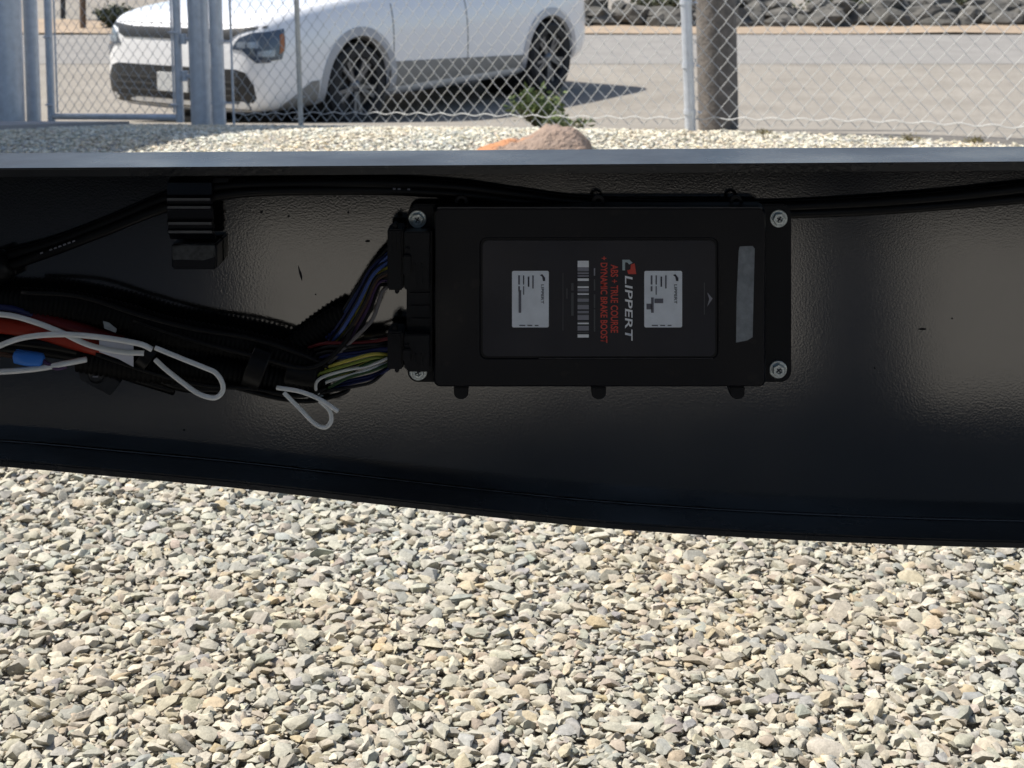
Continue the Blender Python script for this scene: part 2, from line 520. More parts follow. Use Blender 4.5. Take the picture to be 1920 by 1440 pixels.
def make_stones(x, y, zoff, size, protos, colscale=1.0):
    n = len(x)
    yaw = rng.uniform(0, 6.283, n); tilt = np.abs(rng.normal(0, 0.24, n)); td = rng.uniform(0, 6.283, n)
    sc = np.stack([size * rng.uniform(0.95, 1.45, n), size * rng.uniform(0.6, 1.0, n), size * rng.uniform(0.32, 0.66, n)], 1) * 0.5
    R = rotmats(yaw, tilt, td)
    z = np.array([gz(a, b) for a, b in zip(x, y)]) + zoff
    pos = np.stack([x, y, z], 1)
    ci = rng.choice(len(PAL), n, p=PW)
    col = (PAL[ci] * 0.80 + np.array((.455, .432, .375)) * 0.20) * np.array((0.815, 0.81, 0.76)) * rng.uniform(0.86, 1.12, n)[:, None] * colscale
    pt = np.array([mnoise.noise(Vector((a * 1.9, b * 1.9, 4.0))) + .5 * mnoise.noise(Vector((a * 5, b * 5, 1.0))) for a, b in zip(x, y)])
    col = col * (1 + np.clip(pt, -.6, .6)[:, None] * np.array((0.02, -0.05, -0.13)))       # warmer and greyer drifts of stone
    col = np.clip(col + rng.normal(0, 0.005, (n, 3)), 0.03, 0.9)
    pi = rng.integers(0, len(protos), n)
    return dict(pos=pos, R=R, sc=sc, col=col, pi=pi, protos=protos, n=n)

def stone_mesh(name, st, idx):
    Vs = []; Ts = []; Cs = []; base = 0
    pi = st['pi'][idx]
    for k in range(len(st['protos'])):
        sel = idx[pi == k]
        if len(sel) == 0: continue
        V, T = st['protos'][k]
        v = V[None] * st['sc'][sel][:, None, :]
        v = np.einsum('nij,nvj->nvi', st['R'][sel], v) + st['pos'][sel][:, None, :]
        m = len(sel); nv = len(V)
        Vs.append(v.reshape(-1, 3))
        Ts.append((T[None] + (base + np.arange(m) * nv)[:, None, None]).reshape(-1, 3))
        Cs.append(np.repeat(st['col'][sel], nv, 0))
        base += m * nv
    V = np.concatenate(Vs).astype(np.float32); T = np.concatenate(Ts).astype(np.int32); C = np.concatenate(Cs)
    me = bpy.data.meshes.new(name)
    me.vertices.add(len(V)); me.vertices.foreach_set("co", V.ravel())
    me.loops.add(T.size); me.loops.foreach_set("vertex_index", T.ravel())
    me.polygons.add(len(T)); me.polygons.foreach_set("loop_start", np.arange(0, T.size, 3, dtype=np.int32))
    me.update(calc_edges=True)
    ca = me.color_attributes.new("Col", 'FLOAT_COLOR', 'POINT')
    ca.data.foreach_set("color", np.concatenate([C, np.ones((len(C), 1))], 1).astype(np.float32).ravel())
    me.materials.append(M['stone'])
    me.set_sharp_from_angle(angle=math.radians(38))
    return me

def scatter(y0, y1, x0f, x1f, dens):
    xs = []; ys = []
    g = 1.0 / math.sqrt(dens)
    for y in np.arange(y0, y1, g):
        for x in np.arange(x0f(y), x1f(y), g):
            xs.append(x); ys.append(y)
    xs = np.array(xs); ys = np.array(ys)
    return xs + rng.uniform(-.75, .75, len(xs)) * g, ys + rng.uniform(-.75, .75, len(ys)) * g

# near bed, seen under the rail
layers = []
for (dens, smean, ssd, zb, zr) in ((7800, 0.0135, 0.003, 0.005, 0.004), (4600, 0.0175, 0.0045, 0.008, 0.004), (900, 0.0255, 0.005, 0.010, 0.004)):
    x, y = scatter(1.38, 2.95, lambda y: -0.36 * y - 0.35, lambda y: 0.36 * y + 0.35, dens)
    layers.append(make_stones(x, y, rng.uniform(zb, zb + zr, len(x)), np.clip(rng.normal(smean, ssd, len(x)), 0.008, 0.044), PROTO))
x, y = scatter(1.38, 2.95, lambda y: -0.36 * y - 0.35, lambda y: 0.36 * y + 0.35, 9500)
fines = make_stones(x, y, rng.uniform(0.004, 0.010, len(x)), np.clip(rng.normal(0.0085, 0.002, len(x)), 0.005, 0.013), PROTO_S)
big = layers[2]
inview = (np.abs(big['pos'][:, 0]) < 0.325 * big['pos'][:, 1]) & (big['pos'][:, 1] > 1.6) & (big['pos'][:, 1] < 2.4)
score = np.where(inview, big['sc'][:, 0] * big['sc'][:, 1] / big['pos'][:, 1] ** 2, -1)
top300 = np.argsort(-score)[:300]
for i in top300:
    o = link("stone", stone_mesh("stone", big, np.array([i])), None, gravel)
rest = np.setdiff1d(np.arange(big['n']), top300)
for k, (st, idx) in enumerate(((layers[0], None), (layers[1], None), (big, rest), (fines, None))):
    if idx is None: idx = np.arange(st['n'])
    me = stone_mesh("gravel", st, idx)
    o = link("gravel", me, None)
    tag(o, ["small pale crushed stones filling the gaps of the gravel under the rail", "medium crushed stones of the sunlit gravel under the black rail",
            "larger crushed stones strewn over the gravel under the black rail", "fine chips and grit between the stones of the gravel under the rail"][k], "gravel", kind="stuff")
# far strip in front of the fence
x, y = scatter(5.2, 9.9, lambda y: -3.5, lambda y: 3.0, 2300)
k = (y < np.array([FD(a) for a in x]) + rng.normal(0.0, 0.05, len(x))) & ~((x < -2.5 + 0.1 * (y - 6.8)) & (y < 9.3)) & (np.abs(x) < 0.36 * y + 0.1)
x, y = x[k], y[k]
far = make_stones(x, y, rng.uniform(0.0, 0.012, len(x)), np.clip(rng.normal(0.023, 0.006, len(x)), 0.011, 0.045), PROTO_S, 1.65)
o = link("gravel", stone_mesh("gravel", far, np.arange(far['n'])), None)
tag(o, "strip of whitish gravel between the rail and the chain link fence", "gravel", kind="stuff")

# ------------------------------------------------------------------ trailer frame (the black rail)
YW, YN, YF = 1.16, 1.12, 1.204          # web face, near and far edge of the flanges
trailer = empty("trailer_frame", (0, YW, 0))
tag(trailer, "black painted steel trailer frame rail crossing the whole picture", "trailer frame")
bot = [(-1400, 846), (-900, 852), (-400, 860), (-200, 866), (0, 876), (213, 895), (427, 915), (640, 939), (780, 955), (913, 970), (1020, 981), (1127, 991),
       (1280, 1002), (1440, 1011.5), (1600, 1019), (1760, 1025), (1920, 1029), (2200, 1034), (2600, 1038), (3300, 1042)]
bc = spline([Vector((a, b, 0)) for a, b in bot], 5)
def ztop(x):
    u = 960 + x / YN * F
    v = 315.5 - 12.5 * u / 1920.0
    return H - (v - VH) / F * YN
zb_pts = []
for c in bc:
    p = P(c.x, c.y, YN)
    zb_pts.append((p.x, p.z))
TT, TB = 0.0065, 0.0055
web = MB()
l = []
for (x, z) in zb_pts:
    l.append([(x, YW, z + TB), (x, YW + 0.005, z + TB), (x, YW + 0.005, ztop(x) - TT), (x, YW, ztop(x) - TT)])
web.loft(l)
web.build("web", M['rail'], trailer)
fl = MB(); l = []
for (x, z) in zb_pts:
    l.append([(x, YN, z), (x, YF, z), (x, YF, z + TB), (x, YN, z + TB)])
fl.loft(l)
o = fl.build("bottom_flange", M['rail_flange'], trailer); bevel(o, 0.0012, 2, 60)
xs = [zb_pts[0][0], zb_pts[-1][0]]
fl = MB()
fl.loft([[(x, YN, ztop(x) - TT), (x, YF, ztop(x) - TT), (x, YF, ztop(x)), (x, YN, ztop(x))] for x in frange(xs[0], xs[1], 0.2)])
o = fl.build("top_flange", M['rail_flange'], trailer); bevel(o, 0.001, 2, 60)
for (u, v, a, b_) in ((490, 397, 3, 3), (541, 405, 2.4, 2.4), (653, 398, 2.2, 2.2), (563, 512, 2.4, 13), (690, 452, 5, 2.6), (1729, 617, 7, 2.4), (1785, 597, 1.6, 1.6),
                     (1640, 690, 1.6, 1.6), (345, 806, 2, 2), (592, 552, 1.6, 1.5)):
    m = MB()
    rq = random.Random(u)
    pts = [(u + a * math.cos(t * .785) * rq.uniform(.75, 1.2) + (b_ * .25 * math.sin(t * .785) if b_ > 10 else 0), v + b_ * math.sin(t * .785) * rq.uniform(.75, 1.2)) for t in range(8)]
    m.loft([[Vector((P(q[0], q[1], YW).x, y, P(q[0], q[1], YW).z)) for q in pts] for y in (YW - .00025, YW + .0003)])
    m.build("paint_chip", M['chip'], trailer)
# weld beads where web and flanges meet
wb = MB()
r_ = random.Random(3)
pts = []
for p in resample([Vector((x, YW, z + TB)) for (x, z) in zb_pts], 0.006): pts.append(p)
wb.tube(pts, [0.0013 + r_.uniform(-.0003, .0003) for _ in pts], 8)
wb.build("weld_bead", M['rail'], trailer, smooth=True)
wb = MB()
pts = [Vector((x, YW, ztop(x) - TT)) for x in frange(xs[0], xs[1], 0.006)]
wb.tube(pts, [0.0013 + r_.uniform(-.0003, .0003) for _ in pts], 8)
wb.build("weld_bead", M['rail'], trailer, smooth=True)
# unseen slabs added overhead, cut to throw the shade that the web mirrors
ZD = 1.15
shift = Vector((sun_dir.x, sun_dir.y, 0)) / sun_dir.z * ZD
def blocker(name, poly):
    m = MB()
    m.loft([[Vector((x, y, 0)) + Vector((shift.x, shift.y, ZD + dz)) for (x, y) in poly] for dz in (0, 0.14)])
    return m.build(name, M['blocker'], trailer)
def mir(u, Dv): return ((u - 960) / F * Dv, 2 * YW - Dv)
blocker("shade_slab", [(-4.2, -0.40), mir(560, 2.76), mir(760, 2.84), mir(960, 2.92), mir(1040, 3.03), mir(1480, 3.03), mir(1640, 2.84), (4.2, -0.50), (4.2, 0.80), (-4.2, 0.80)])
blocker("shade_slab", [mir(390, 2.81), mir(390, 4.85), (-4.2, mir(390, 4.85)[1]), (-4.2, -0.49)])
blocker("shade_slab", [(-4.2, -2.56), (-4.2, -6.8), (4.2, -6.8), (4.2, -2.56)])
m = MB(); m.box((-4.2, -5.6, 0.06), (4.2, -2.75, ZD - 0.02)); m.build("reflection_blocker", M['blocker'], trailer)  # unseen box added behind the camera, keeps bright ground out of the reflection
blocker("shade_bar", [mir(1500, 2.81), mir(1500, 4.86), mir(1635, 4.86), mir(1635, 2.81)])  # unseen strip added overhead to shade a band of the mirrored ground

# ------------------------------------------------------------------ control module
YB = 1.1465                                  # face of the base plate
YL = 1.130                                  # face of the lid
module = empty("control_module", P(1124, 717, YW))
tag(module, "black plastic brake control box screwed to the rail with silver stickers", "control box")

def rr_px(u0, v0, u1, v1, r, D, n=5):
    """rounded rectangle, photograph pixels at distance D"""
    pts = []
    for (cu, cv, a0) in ((u1 - r, v0 + r, -90), (u1 - r, v1 - r, 0), (u0 + r, v1 - r, 90), (u0 + r, v0 + r, 180)):
        for k in range(n + 1):
            a = math.radians(a0 + 90 * k / n)
            pts.append((cu + r * math.cos(a), cv + r * math.sin(a)))
    return pts
def at_y(pts, D, y=None):
    out = []
    for (u, v) in pts:
        p = P(u, v, D)
        out.append(Vector((p.x, D if y is None else y, p.z)))
    return out
def plate(name, pts, D, y0, y1, material, parent, bev=0.0):
    m = MB(); m.loft([at_y(pts, D, y0), at_y(pts, D, y1)])
    o = m.build(name, material, parent)
    if bev: bevel(o, bev, 2, 50)
    else: shade_auto(o, 40)
    return o

plate("base_plate", rr_px(764, 383, 1484, 717, 20, YB), YB, YB, YB + 0.003, M['plastic'], module, 0.001)
m = MB()
L = lambda e, r, y: at_y(rr_px(812 + e, 388 + e, 1437 - e, 727 - e, r, YL, 6), YL, y)
m.loft([L(-2, 14, YB - 0.0002), L(-1, 14, 1.140), L(0, 14, 1.1335), L(1.2, 13, 1.1315), L(4.5, 10, YL)], cap1=False)
n0 = len(m.v) - 28
# lid face with a sunk label field
ri = lambda e, y, r=12: at_y(rr_px(899 + e, 445 + e, 1347 - e, 674 - e, r, YL, 6), YL, y)
m.loft([L(4.5, 10, YL), ri(0, YL, 14), ri(2, YL + 0.0012, 12), ri(4.5, YL + 0.0012, 10)], cap0=False)
me = m.mesh("lid")
bm = bmesh.new(); bm.from_mesh(me); bmesh.ops.remove_doubles(bm, verts=bm.verts, dist=1e-6); bmesh.ops.recalc_face_normals(bm, faces=bm.faces); bm.to_mesh(me); bm.free()
lid = link("lid", me, M['plastic_lid'], module); shade_auto(lid, 30)
panel_pts = [p for p in rr_px(905, 451, 1341, 668, 11, YL, 6)]
panel = plate("label_panel", panel_pts, YL, YL + 0.0003, YL + 0.0011, M['panel'], module)
# raised rib on the lid's left end and shallow step on the right
plate("lid_rib", rr_px(818, 500, 823, 690, 2, YL), YL, YL - 0.0008, YL + 0.001, M['plastic_lid'], lid)
plate("lid_rib", rr_px(1349, 500, 1352, 640, 1.4, YL), YL, YL - 0.0006, YL + 0.001, M['plastic_lid'], lid)
plate("lid_highlight", rr_px(820, 388.5, 1430, 394.5, 2.5, YL), YL, YL + 0.0006, YL + 0.003, M['edge'], lid)
plate("lid_highlight", rr_px(818, 440, 820.5, 705, 1.2, YL), YL, YL + 0.0006, YL + 0.003, M['edge'], lid)
plate("lid_highlight", rr_px(1010, 671.8, 1337, 673.0, .5, YL), YL, YL - 0.0002, YL + 0.001, M['edge'], lid)
# clips along both long edges
for i, uc in enumerate((865, 1122, 1381)):
    m = MB()
    m.lathe([(0.0026, 0), (0.0048, 0), (0.0048, 0.0035), (0.0026, 0.0035)], P(uc, 379, 1.143), (0, 1, 0), 20, closed=True)
    shade_auto(m.build("clip", M['plastic'], module), 40)
    m = MB()
    pts = [(uc - 14, 722), (uc + 14, 722), (uc + 13, 738), (uc + 7, 745), (uc - 7, 745), (uc - 13, 738)]
    m.loft([at_y(pts, 1.136, 1.131), at_y(pts, 1.136, 1.150)])
    o = m.build("clip", M['plastic'], module); bevel(o, 0.0008, 2, 40)

def screw(u, v, rot, D=YB - 0.001):
    c = P(u, v, D); c.y = YB
    m = MB()
    m.lathe([(0.0001, -0.0012), (0.0062, -0.0012), (0.0066, -0.0008), (0.0066, 0.0)], c, (0, 1, 0), 28)
    s = m.build("screw", M['zinc'], module); shade_auto(s, 40)
    m = MB()
    hexl = lambda r, y: [Vector((c.x + r * math.cos(rot + k * math.pi / 3), YB - y, c.z + r * math.sin(rot + k * math.pi / 3))) for k in range(6)]
    rec = lambda r, y: [Vector((c.x + r * math.cos(rot + k * math.pi / 3), YB - y, c.z + r * math.sin(rot + k * math.pi / 3))) for k in range(6)]
    m.loft([hexl(0.0049, 0.0013), hexl(0.0049, 0.0042), hexl(0.0044, 0.0048), rec(0.0026, 0.0048), rec(0.0022, 0.0034)], cap0=False)
    h = m.build("hex_head", M['zinc'], s)
    m = MB()
    for k in range(2):
        a = rot + 0.4 + k * math.pi / 2
        R = Matrix.Translation(Vector((c.x, YB - 0.0036, c.z))) @ Matrix.Rotation(a, 4, 'Y')
        m.box((-0.0021, -0.0004, -0.0004), (0.0021, 0.0002, 0.0004), R)
    m.build("cross_slot", M['ink'], s)
for (u, v) in ((783, 411), (784, 697), (1460, 410), (1459, 693)):
    c = P(u, v, YB); m = MB(); m.lathe([(0.005, 0.0031), (0.005, YW - YB - .0005)], Vector((c.x, YB, c.z)), (0, 1, 0), 14); m.build("spacer", M['plastic'], module, smooth=True)
for (u, v, r) in ((783, 411, 0.2), (784, 697, 0.7), (1460, 410, 0.1), (1459, 693, 0.5)): screw(u, v, r)

# stickers and printing
YP = YL + 0.0003
def flat(name, pts, y, material, parent, th=0.00012):
    m = MB(); m.loft([at_y(pts, YL, y), at_y(pts, YL, y + th)])
    return m.build(name, material, parent)
def rect(u0, v0, u1, v1): return [(u0, v0), (u1, v0), (u1, v1), (u0, v1)]
def text_mesh(body, bold=0.0):
    cu = bpy.data.curves.new("t", 'FONT'); cu.body = body; cu.size = 1.0; cu.offset = bold; cu.resolution_u = 3
    ob = bpy.data.objects.new("t", cu); COL.objects.link(ob)
    dg = bpy.context.evaluated_depsgraph_get(); dg.update()
    me = bpy.data.meshes.new_from_object(ob.evaluated_get(dg))
    bpy.data.objects.remove(ob); bpy.data.curves.remove(cu)
    return me
def vtext(name, body, u0, v0, u1, v1, material, parent, y, bold=0.0, shear=0.0):
    """text that reads downwards, letter tops to the right, filling the pixel box"""
    me = text_mesh(body, bold)
    co = np.array([v.co[:] for v in me.vertices])
    lo = co.min(0); hi = co.max(0)
    t = (co - lo) / np.maximum(hi - lo, 1e-6)
    for i, v in enumerate(me.vertices):
        u = u0 + t[i, 1] * (u1 - u0); vv = v0 + t[i, 0] * (v1 - v0) + shear * (t[i, 1])
        p = P(u, vv, YL); v.co = (p.x, y, p.z)
    me.update()
    return link(name, me, material, parent)
YT = YP - 0.0002
vtext("lettering", "LIPPERT", 1172, 517, 1186, 636, M['print_white'], panel, YT, 0.012, 3)
vtext("lettering", "ABS + TRUE COURSE", 1145, 496, 1159, 624, M['print_red'], panel, YT, 0.018)
vtext("lettering", "+ DYNAMIC BRAKE BOOST", 1126, 481, 1139, 643, M['print_red'], panel, YT, 0.018)
# emblem: pale hook and red wedge
flat("emblem", [(1167, 487), (1180, 487), (1186, 493), (1180, 496), (1176, 492), (1172, 492), (1172, 507), (1167, 507)], YT, M['print_teal'], panel)
flat("emblem", [(1183, 496), (1190, 494), (1193, 514), (1178, 514), (1176, 507), (1182, 505)], YT, M['print_red'], panel)
# barcode
bars = [(489, 501, 1.0), (501, 504, .30), (504, 508, .42), (508, 511, .22), (511, 514, .34), (516, 519, .6), (522, 527, .95), (529, 537, .2), (537, 540, .85),
        (541, 546, .28), (546, 549, .22), (550, 553, .8), (555, 560, .16), (560, 566, .34), (567, 572, .24), (572, 580, .38), (583, 587, .26), (587, 590, .2),
        (591, 600, .4), (602, 604, .2), (605, 608, .8), (611, 620, .6), (622, 625, .24), (627, 633, 1.0)]
bw = {}
for (a, b_, s) in bars:
    kx = 'print_white' if s > .7 else ('print_grey' if s > .25 else 'print_dim')
    flat("barcode_bar", rect(1083, a, 1104, b_), YT, M[kx], panel)
for (u0, v0, u1, v1, k_) in ((1113.5, 503, 1116, 517, 'print_grey'), (1113.5, 524, 1116, 545, 'print_dim'), (1113.5, 552, 1116, 578, 'print_dim'),
                             (1113.5, 580, 1116, 622, 'print_dim'), (1071, 531, 1075.5, 545, 'print_dim'), (1071, 549, 1075.5, 592, 'print_dim'),
                             (1062, 541, 1064, 560, 'print_dim'), (1055, 512, 1056.2, 620, 'print_dim'), (1320, 530, 1321.5, 590, 'print_dim')):
    flat("small_print", rect(u0, v0, u1, v1), YT, M[k_], panel)
flat("arrow_mark", [(1326, 548), (1336, 560), (1326, 575), (1330, 561)], YT, M['print_grey'], panel)
for (a, b_) in ((960, 1029), (1208, 1279)):
    st = flat("sticker", rr_px(a, 508, b_, 614, 3, YL, 3), YT, M['sticker'], module)
    w = b_ - a
    yi = YT - 0.00015
    for (f0, f1, t0, t1, k_) in ((.17, .215, .08, .24, 'inkgrey'), (.17, .215, .27, .36, 'inkgrey'), (.18, .25, .34, .74, 'inkgrey'), (.30, .33, .08, .24, 'ink'), (.30, .33, .27, .42, 'inkgrey'),
                                 (.43, .47, .1, .28, 'ink'), (.55, .59, .08, .31, 'inkgrey'),
                                 (.2, .36, .955, .975, 'inkgrey'), (.42, .55, .955, .975, 'inkgrey'), (.62, .72, .955, .975, 'inkgrey')):
        if a > 1000 and k_ == 'inkgrey' and t1 == .74: t0, t1 = .47, .74
        flat("print_line", rect(a + f0 * w, 508 + t0 * 106, a + f1 * w, 508 + t1 * 106), yi, M[k_], st)
    if a > 1000:
        flat("print_line", rect(a + .27 * w, 508 + .49 * 106, a + .5 * w, 508 + .57 * 106), yi, M['inkgrey'], st)
        flat("print_line", rect(a + .06 * w, 508 + .58 * 106, a + .2 * w, 508 + .68 * 106), yi, M['inkgrey'], st)
    vtext("lettering", "LIPPERT", a + .79 * w, 508 + .24 * 106, a + .865 * w, 508 + .58 * 106, M['ink'], st, yi, 0.01)
    flat("emblem", [(a + .76 * w, 516), (a + .82 * w, 514), (a + .9 * w, 521), (a + .9 * w, 527), (a + .84 * w, 527), (a + .82 * w, 519)], yi, M['ink'], st)
flat("tape_strip", [(1387, 462), (1411, 461), (1415, 466), (1413, 545), (1411, 632), (1401, 638), (1380, 642), (1381, 560), (1385, 470)], YL - 0.0004, M['tape'], module, 0.0003)

# connector header on the module's left end
o = MB().box(tuple(P(764, 690, 1.145)[:1]) + (1.134, P(764, 690, 1.145).z), (P(812, 690, 1.145).x, YB, P(764, 427, 1.145).z)).build("connector_header", M['plastic'], module)
bevel(o, 0.001, 2, 40)
for k in range(3):
    v0 = 548 + k * 24
    o = MB().box((P(770, v0 + 16, 1.134).x, 1.1325, P(770, v0 + 14, 1.134).z), (P(806, v0, 1.134).x, 1.1345, P(770, v0, 1.134).z)).build("header_rib", M['plastic'], module)

# ------------------------------------------------------------------ wiring harness with its two plugs
def plug(name, v0, v1, parent):
    D = 1.128
    def bx(nm, u0, a, u1, b, y0, y1, par, bv=0.0007):
        m = MB(); m.box((P(u0, b, D).x, y0, P(u0, b, D).z), (P(u1, a, D).x, y1, P(u0, a, D).z))
        o = m.build(nm, M['plastic'], par)
        if bv: bevel(o, bv, 2, 40)
        return o
    h = v1 - v0
    body = bx(name, 727, v0, 757, v1, 1.124, 1.150, parent, 0.0012)
    bx("plug_sleeve", 759, v0 + 3, 806, v1 - 3, 1.121, 1.133, body)
    bx("locking_lever", 757.5, v0 + h * .40, 772, v0 + h * .72, 1.1165, 1.1235, body)
    bx("latch", 762, v0 + h * .28, 769, v0 + h * .34, 1.1175, 1.1205, body, 0.0003)
    bx("side_tab", 736, v0 - 8, 744, v0 + 2, 1.128, 1.140, body)
    bx("side_tab", 740, v1 - 2, 748, v1 + 9, 1.128, 1.140, body)
    for k in range(3):
        bx("plug_rib", 733 + k * 8, v0 + 7, 735.5 + k * 8, v0 + h * .36, 1.1230, 1.1245, body, 0)
    for k in range(2):
        bx("plug_rib", 778 + k * 12, v0 + h * .55, 781 + k * 12, v1 - 9, 1.1200, 1.1215, body, 0)
    return body
harness = empty("wiring_harness", P(520, 720, 1.15))
tag(harness, "black corrugated wiring loom fanning into coloured wires at the control box plugs", "wiring harness")
plug("plug", 428, 542, harness)
plug("plug", 620, 690, harness)

def conduit(ctrl, r, parent, corr=True, name="conduit"):
    pts = resample(spline(px(ctrl), 10), 0.0009 if corr else 0.004)
    if corr:
        rr = [r * (1 + 0.055 * (1 if (i // 2) % 2 == 0 else -1)) for i in range(len(pts))]
    else: rr = r
    m = MB(); m.tube(pts, rr, 14)
    o = m.build(name, M['conduit'], parent, smooth=not corr)
    if corr: shade_auto(o, 60)
    return o
conduit([(-120, 560, 1.142), (0, 566, 1.142), (110, 570, 1.143), (220, 592, 1.143), (310, 620, 1.142), (400, 636, 1.142), (490, 655, 1.141), (560, 676, 1.141), (612, 692, 1.141)], 0.0105, harness)
conduit([(150, 668, 1.148), (220, 680, 1.147), (300, 690, 1.146), (380, 690, 1.145), (470, 700, 1.143), (550, 712, 1.142), (618, 716, 1.142)], 0.0110, harness)
conduit([(430, 668, 1.150), (520, 672, 1.150), (570, 636, 1.149), (615, 606, 1.146), (652, 588, 1.143)], 0.0088, harness)
conduit([(200, 640, 1.150), (330, 655, 1.150), (450, 676, 1.150), (560, 690, 1.150)], 0.009, harness)
# tape wraps
for c, r in (([(540, 690, 1.1425), (560, 694, 1.1425), (580, 697, 1.1425), (596, 699, 1.1425)], 0.0140), ([(470, 676, 1.141), (486, 682, 1.141), (502, 688, 1.141)], 0.019), ([(274, 655, 1.143), (282, 662, 1.143), (290, 668, 1.143)], 0.014)):
    m = MB(); m.tube(spline(px(c), 6), r, 18); m.build("tape_wrap", M['rubber'], harness, smooth=True)

def wire(ctrl, r, material, parent=None, name="wire", n=7):
    m = MB(); m.tube(spline(px(ctrl), 8), r, n)
    return m.build(name, M[material], parent, smooth=True)
# upper plug fan
up = ['black', 'blue', 'deepblue', 'blue', 'black', 'blue', 'deepblue', 'yellow', 'black', 'brown', 'black', 'violet', 'greyw', 'black']
rw = random.Random(5)
for i, c in enumerate(up):
    t = i / (len(up) - 1)
    v1 = 462 + t * 72
    a = (630 + t * 34, 604 + t * 30); b = (660 + t * 34, 556 + t * 26); m_ = (694 + t * 16, 502 + t * 32 + rw.uniform(-4, 4))
    dpt = 1.137 + rw.uniform(-0.006, 0.005)
    wire([(a[0] - 22, a[1] + 26, 1.143), (*a, dpt), (*b, dpt - .002), (*m_, dpt - .002), (731, v1, 1.134 + rw.uniform(-.006, .004))], 0.0013, 'w_' + c, harness)
# lower plug fan
lowf = [('darkred', 634, 640, 650), ('black', 641, 646, 656), ('black', 648, 650, 668), ('deepblue', 654, 656, 676), ('blue', 659, 660, 684), ('yellow', 665, 664, 700),
        ('olive', 669, 671, 712), ('green', 671, 678, 722), ('yellow', 674, 676, 735), ('white', 678, 690, 728), ('green', 682, 694, 740), ('deepblue', 688, 703, 738), ('deepblue', 690, 708, 745), ('black', 686, 715, 748)]
for i, (c, v1, vm, va) in enumerate(lowf):
    d = 1.136 + rw.uniform(-.006, .004)
    ua = 606 + rw.uniform(-6, 10)
    wire([(ua - 24, va + 2, 1.141), (ua + 6, va - 4 - (va - vm) * .25, d), (660 + rw.uniform(-8, 8), vm + (va - vm) * .3, d - .002), (700, vm, d - .001), (731, v1, 1.135 + rw.uniform(-.005, .004))],
         0.0013, 'w_' + c, harness)
wire([(600, 700, 1.138), (626, 672, 1.133), (665, 634, 1.131), (696, 602, 1.131), (708, 574, 1.132), (716, 548, 1.133), (731, 534, 1.134)], 0.0015, 'w_greyw', harness)
wire([(604, 744, 1.134), (592, 728, 1.130), (600, 710, 1.129), (640, 696, 1.129), (690, 686, 1.130), (731, 670, 1.132)], 0.0012, 'w_white', harness)

# loose thin black wires straggling along the loom
for c in ([(40, 548, 1.131), (150, 556, 1.130), (260, 590, 1.129), (360, 616, 1.129), (470, 634, 1.129), (560, 662, 1.129), (620, 690, 1.131)],
          [(180, 664, 1.136), (290, 700, 1.134), (380, 722, 1.133), (470, 728, 1.132), (560, 742, 1.131), (612, 728, 1.131)],
          [(250, 600, 1.133), (370, 640, 1.128), (480, 668, 1.127), (580, 690, 1.127), (640, 650, 1.130), (668, 600, 1.133)],
          [(420, 720, 1.134), (510, 744, 1.131), (580, 752, 1.131), (640, 738, 1.132), (655, 728, 1.134)]):
    wire(c, 0.0017, 'rubber', harness)
# white loops of cable tie
def loop(ctrl, r, name, label, cat="cable tie"):
    o = wire(ctrl, r, 'white_tie', None, name, 8) if False else None
    m = MB(); m.tube(spline(px(ctrl), 8), r, 8)
    o = m.build(name, M['white_tie'], None, smooth=True)
    return tag(o, label, cat)
loop([(291, 652, 1.127), (340, 672, 1.124), (385, 690, 1.124), (404, 699, 1.124), (416, 716, 1.124), (417, 734, 1.124), (402, 746, 1.124), (372, 738, 1.124), (338, 714, 1.125), (308, 690, 1.126), (291, 674, 1.128)],
     0.0019, "cable_tie", "white looped cable tie hanging below the loom left of centre")
loop([(519, 727, 1.126), (562, 734, 1.122), (600, 749, 1.12), (633, 771, 1.12), (612, 757, 1.1215), (600, 752, 1.122), (617, 768, 1.121), (621, 788, 1.121), (610, 801, 1.121), (590, 794, 1.121), (560, 764, 1.122), (532, 736, 1.124)],
     0.0017, "cable_tie", "white looped cable tie hanging lowest beside the coloured wire fan")
loop([(-60, 672, 1.128), (-10, 652, 1.127), (45, 633, 1.126), (120, 627, 1.125), (200, 634, 1.126), (262, 645, 1.127), (285, 655, 1.129)], 0.0021, "white_wire",
     "white wire arching over the red cable at the left edge", "wire")
loop([(-60, 585, 1.129), (15, 591, 1.128), (62, 603, 1.127), (112, 622, 1.1275), (170, 648, 1.1285), (230, 660, 1.128), (270, 662, 1.129)], 0.0021, "white_wire",
     "white wire running down onto the white tag at left", "wire")
loop([(-60, 697, 1.128), (0, 697, 1.128), (45, 694, 1.128), (85, 689, 1.128), (125, 681, 1.129), (162, 674, 1.136)], 0.0022, "white_wire",
     "lowest white wire at the left edge beside the blue connector", "wire")
m = MB()
pts = [(186, 638), (218, 640), (250, 648), (250, 688), (222, 673), (186, 660)]
m.loft([at_y(pts, 1.131, 1.131), at_y(pts, 1.131, 1.1318)])
tag(m.build("cable_tag", M['white_tag']), "white paper tag wrapped on the wires at left", "tag")
# red cables
o = wire([(-60, 604, 1.140), (20, 612, 1.138), (80, 622, 1.137), (140, 640, 1.138), (200, 655, 1.142), (250, 668, 1.146)], 0.0062, 'w_red', None, "red_cable", 12)
tag(o, "thick red battery cable below the white wire at the left edge", "cable")
o = wire([(-60, 572, 1.139), (10, 578, 1.139), (90, 598, 1.138), (160, 618, 1.138), (230, 640, 1.142)], 0.0042, 'w_darkred', None, "red_cable", 12)
tag(o, "thinner dark red cable tucked under the corrugated loom at left", "cable")
o = wire([(-60, 570, 1.130), (0, 576, 1.130), (24, 579, 1.130), (60, 590, 1.136)], 0.0022, 'w_deepblue', None, "blue_wire", 8)
tag(o, "dark blue wire at the left edge above the red cable", "wire")
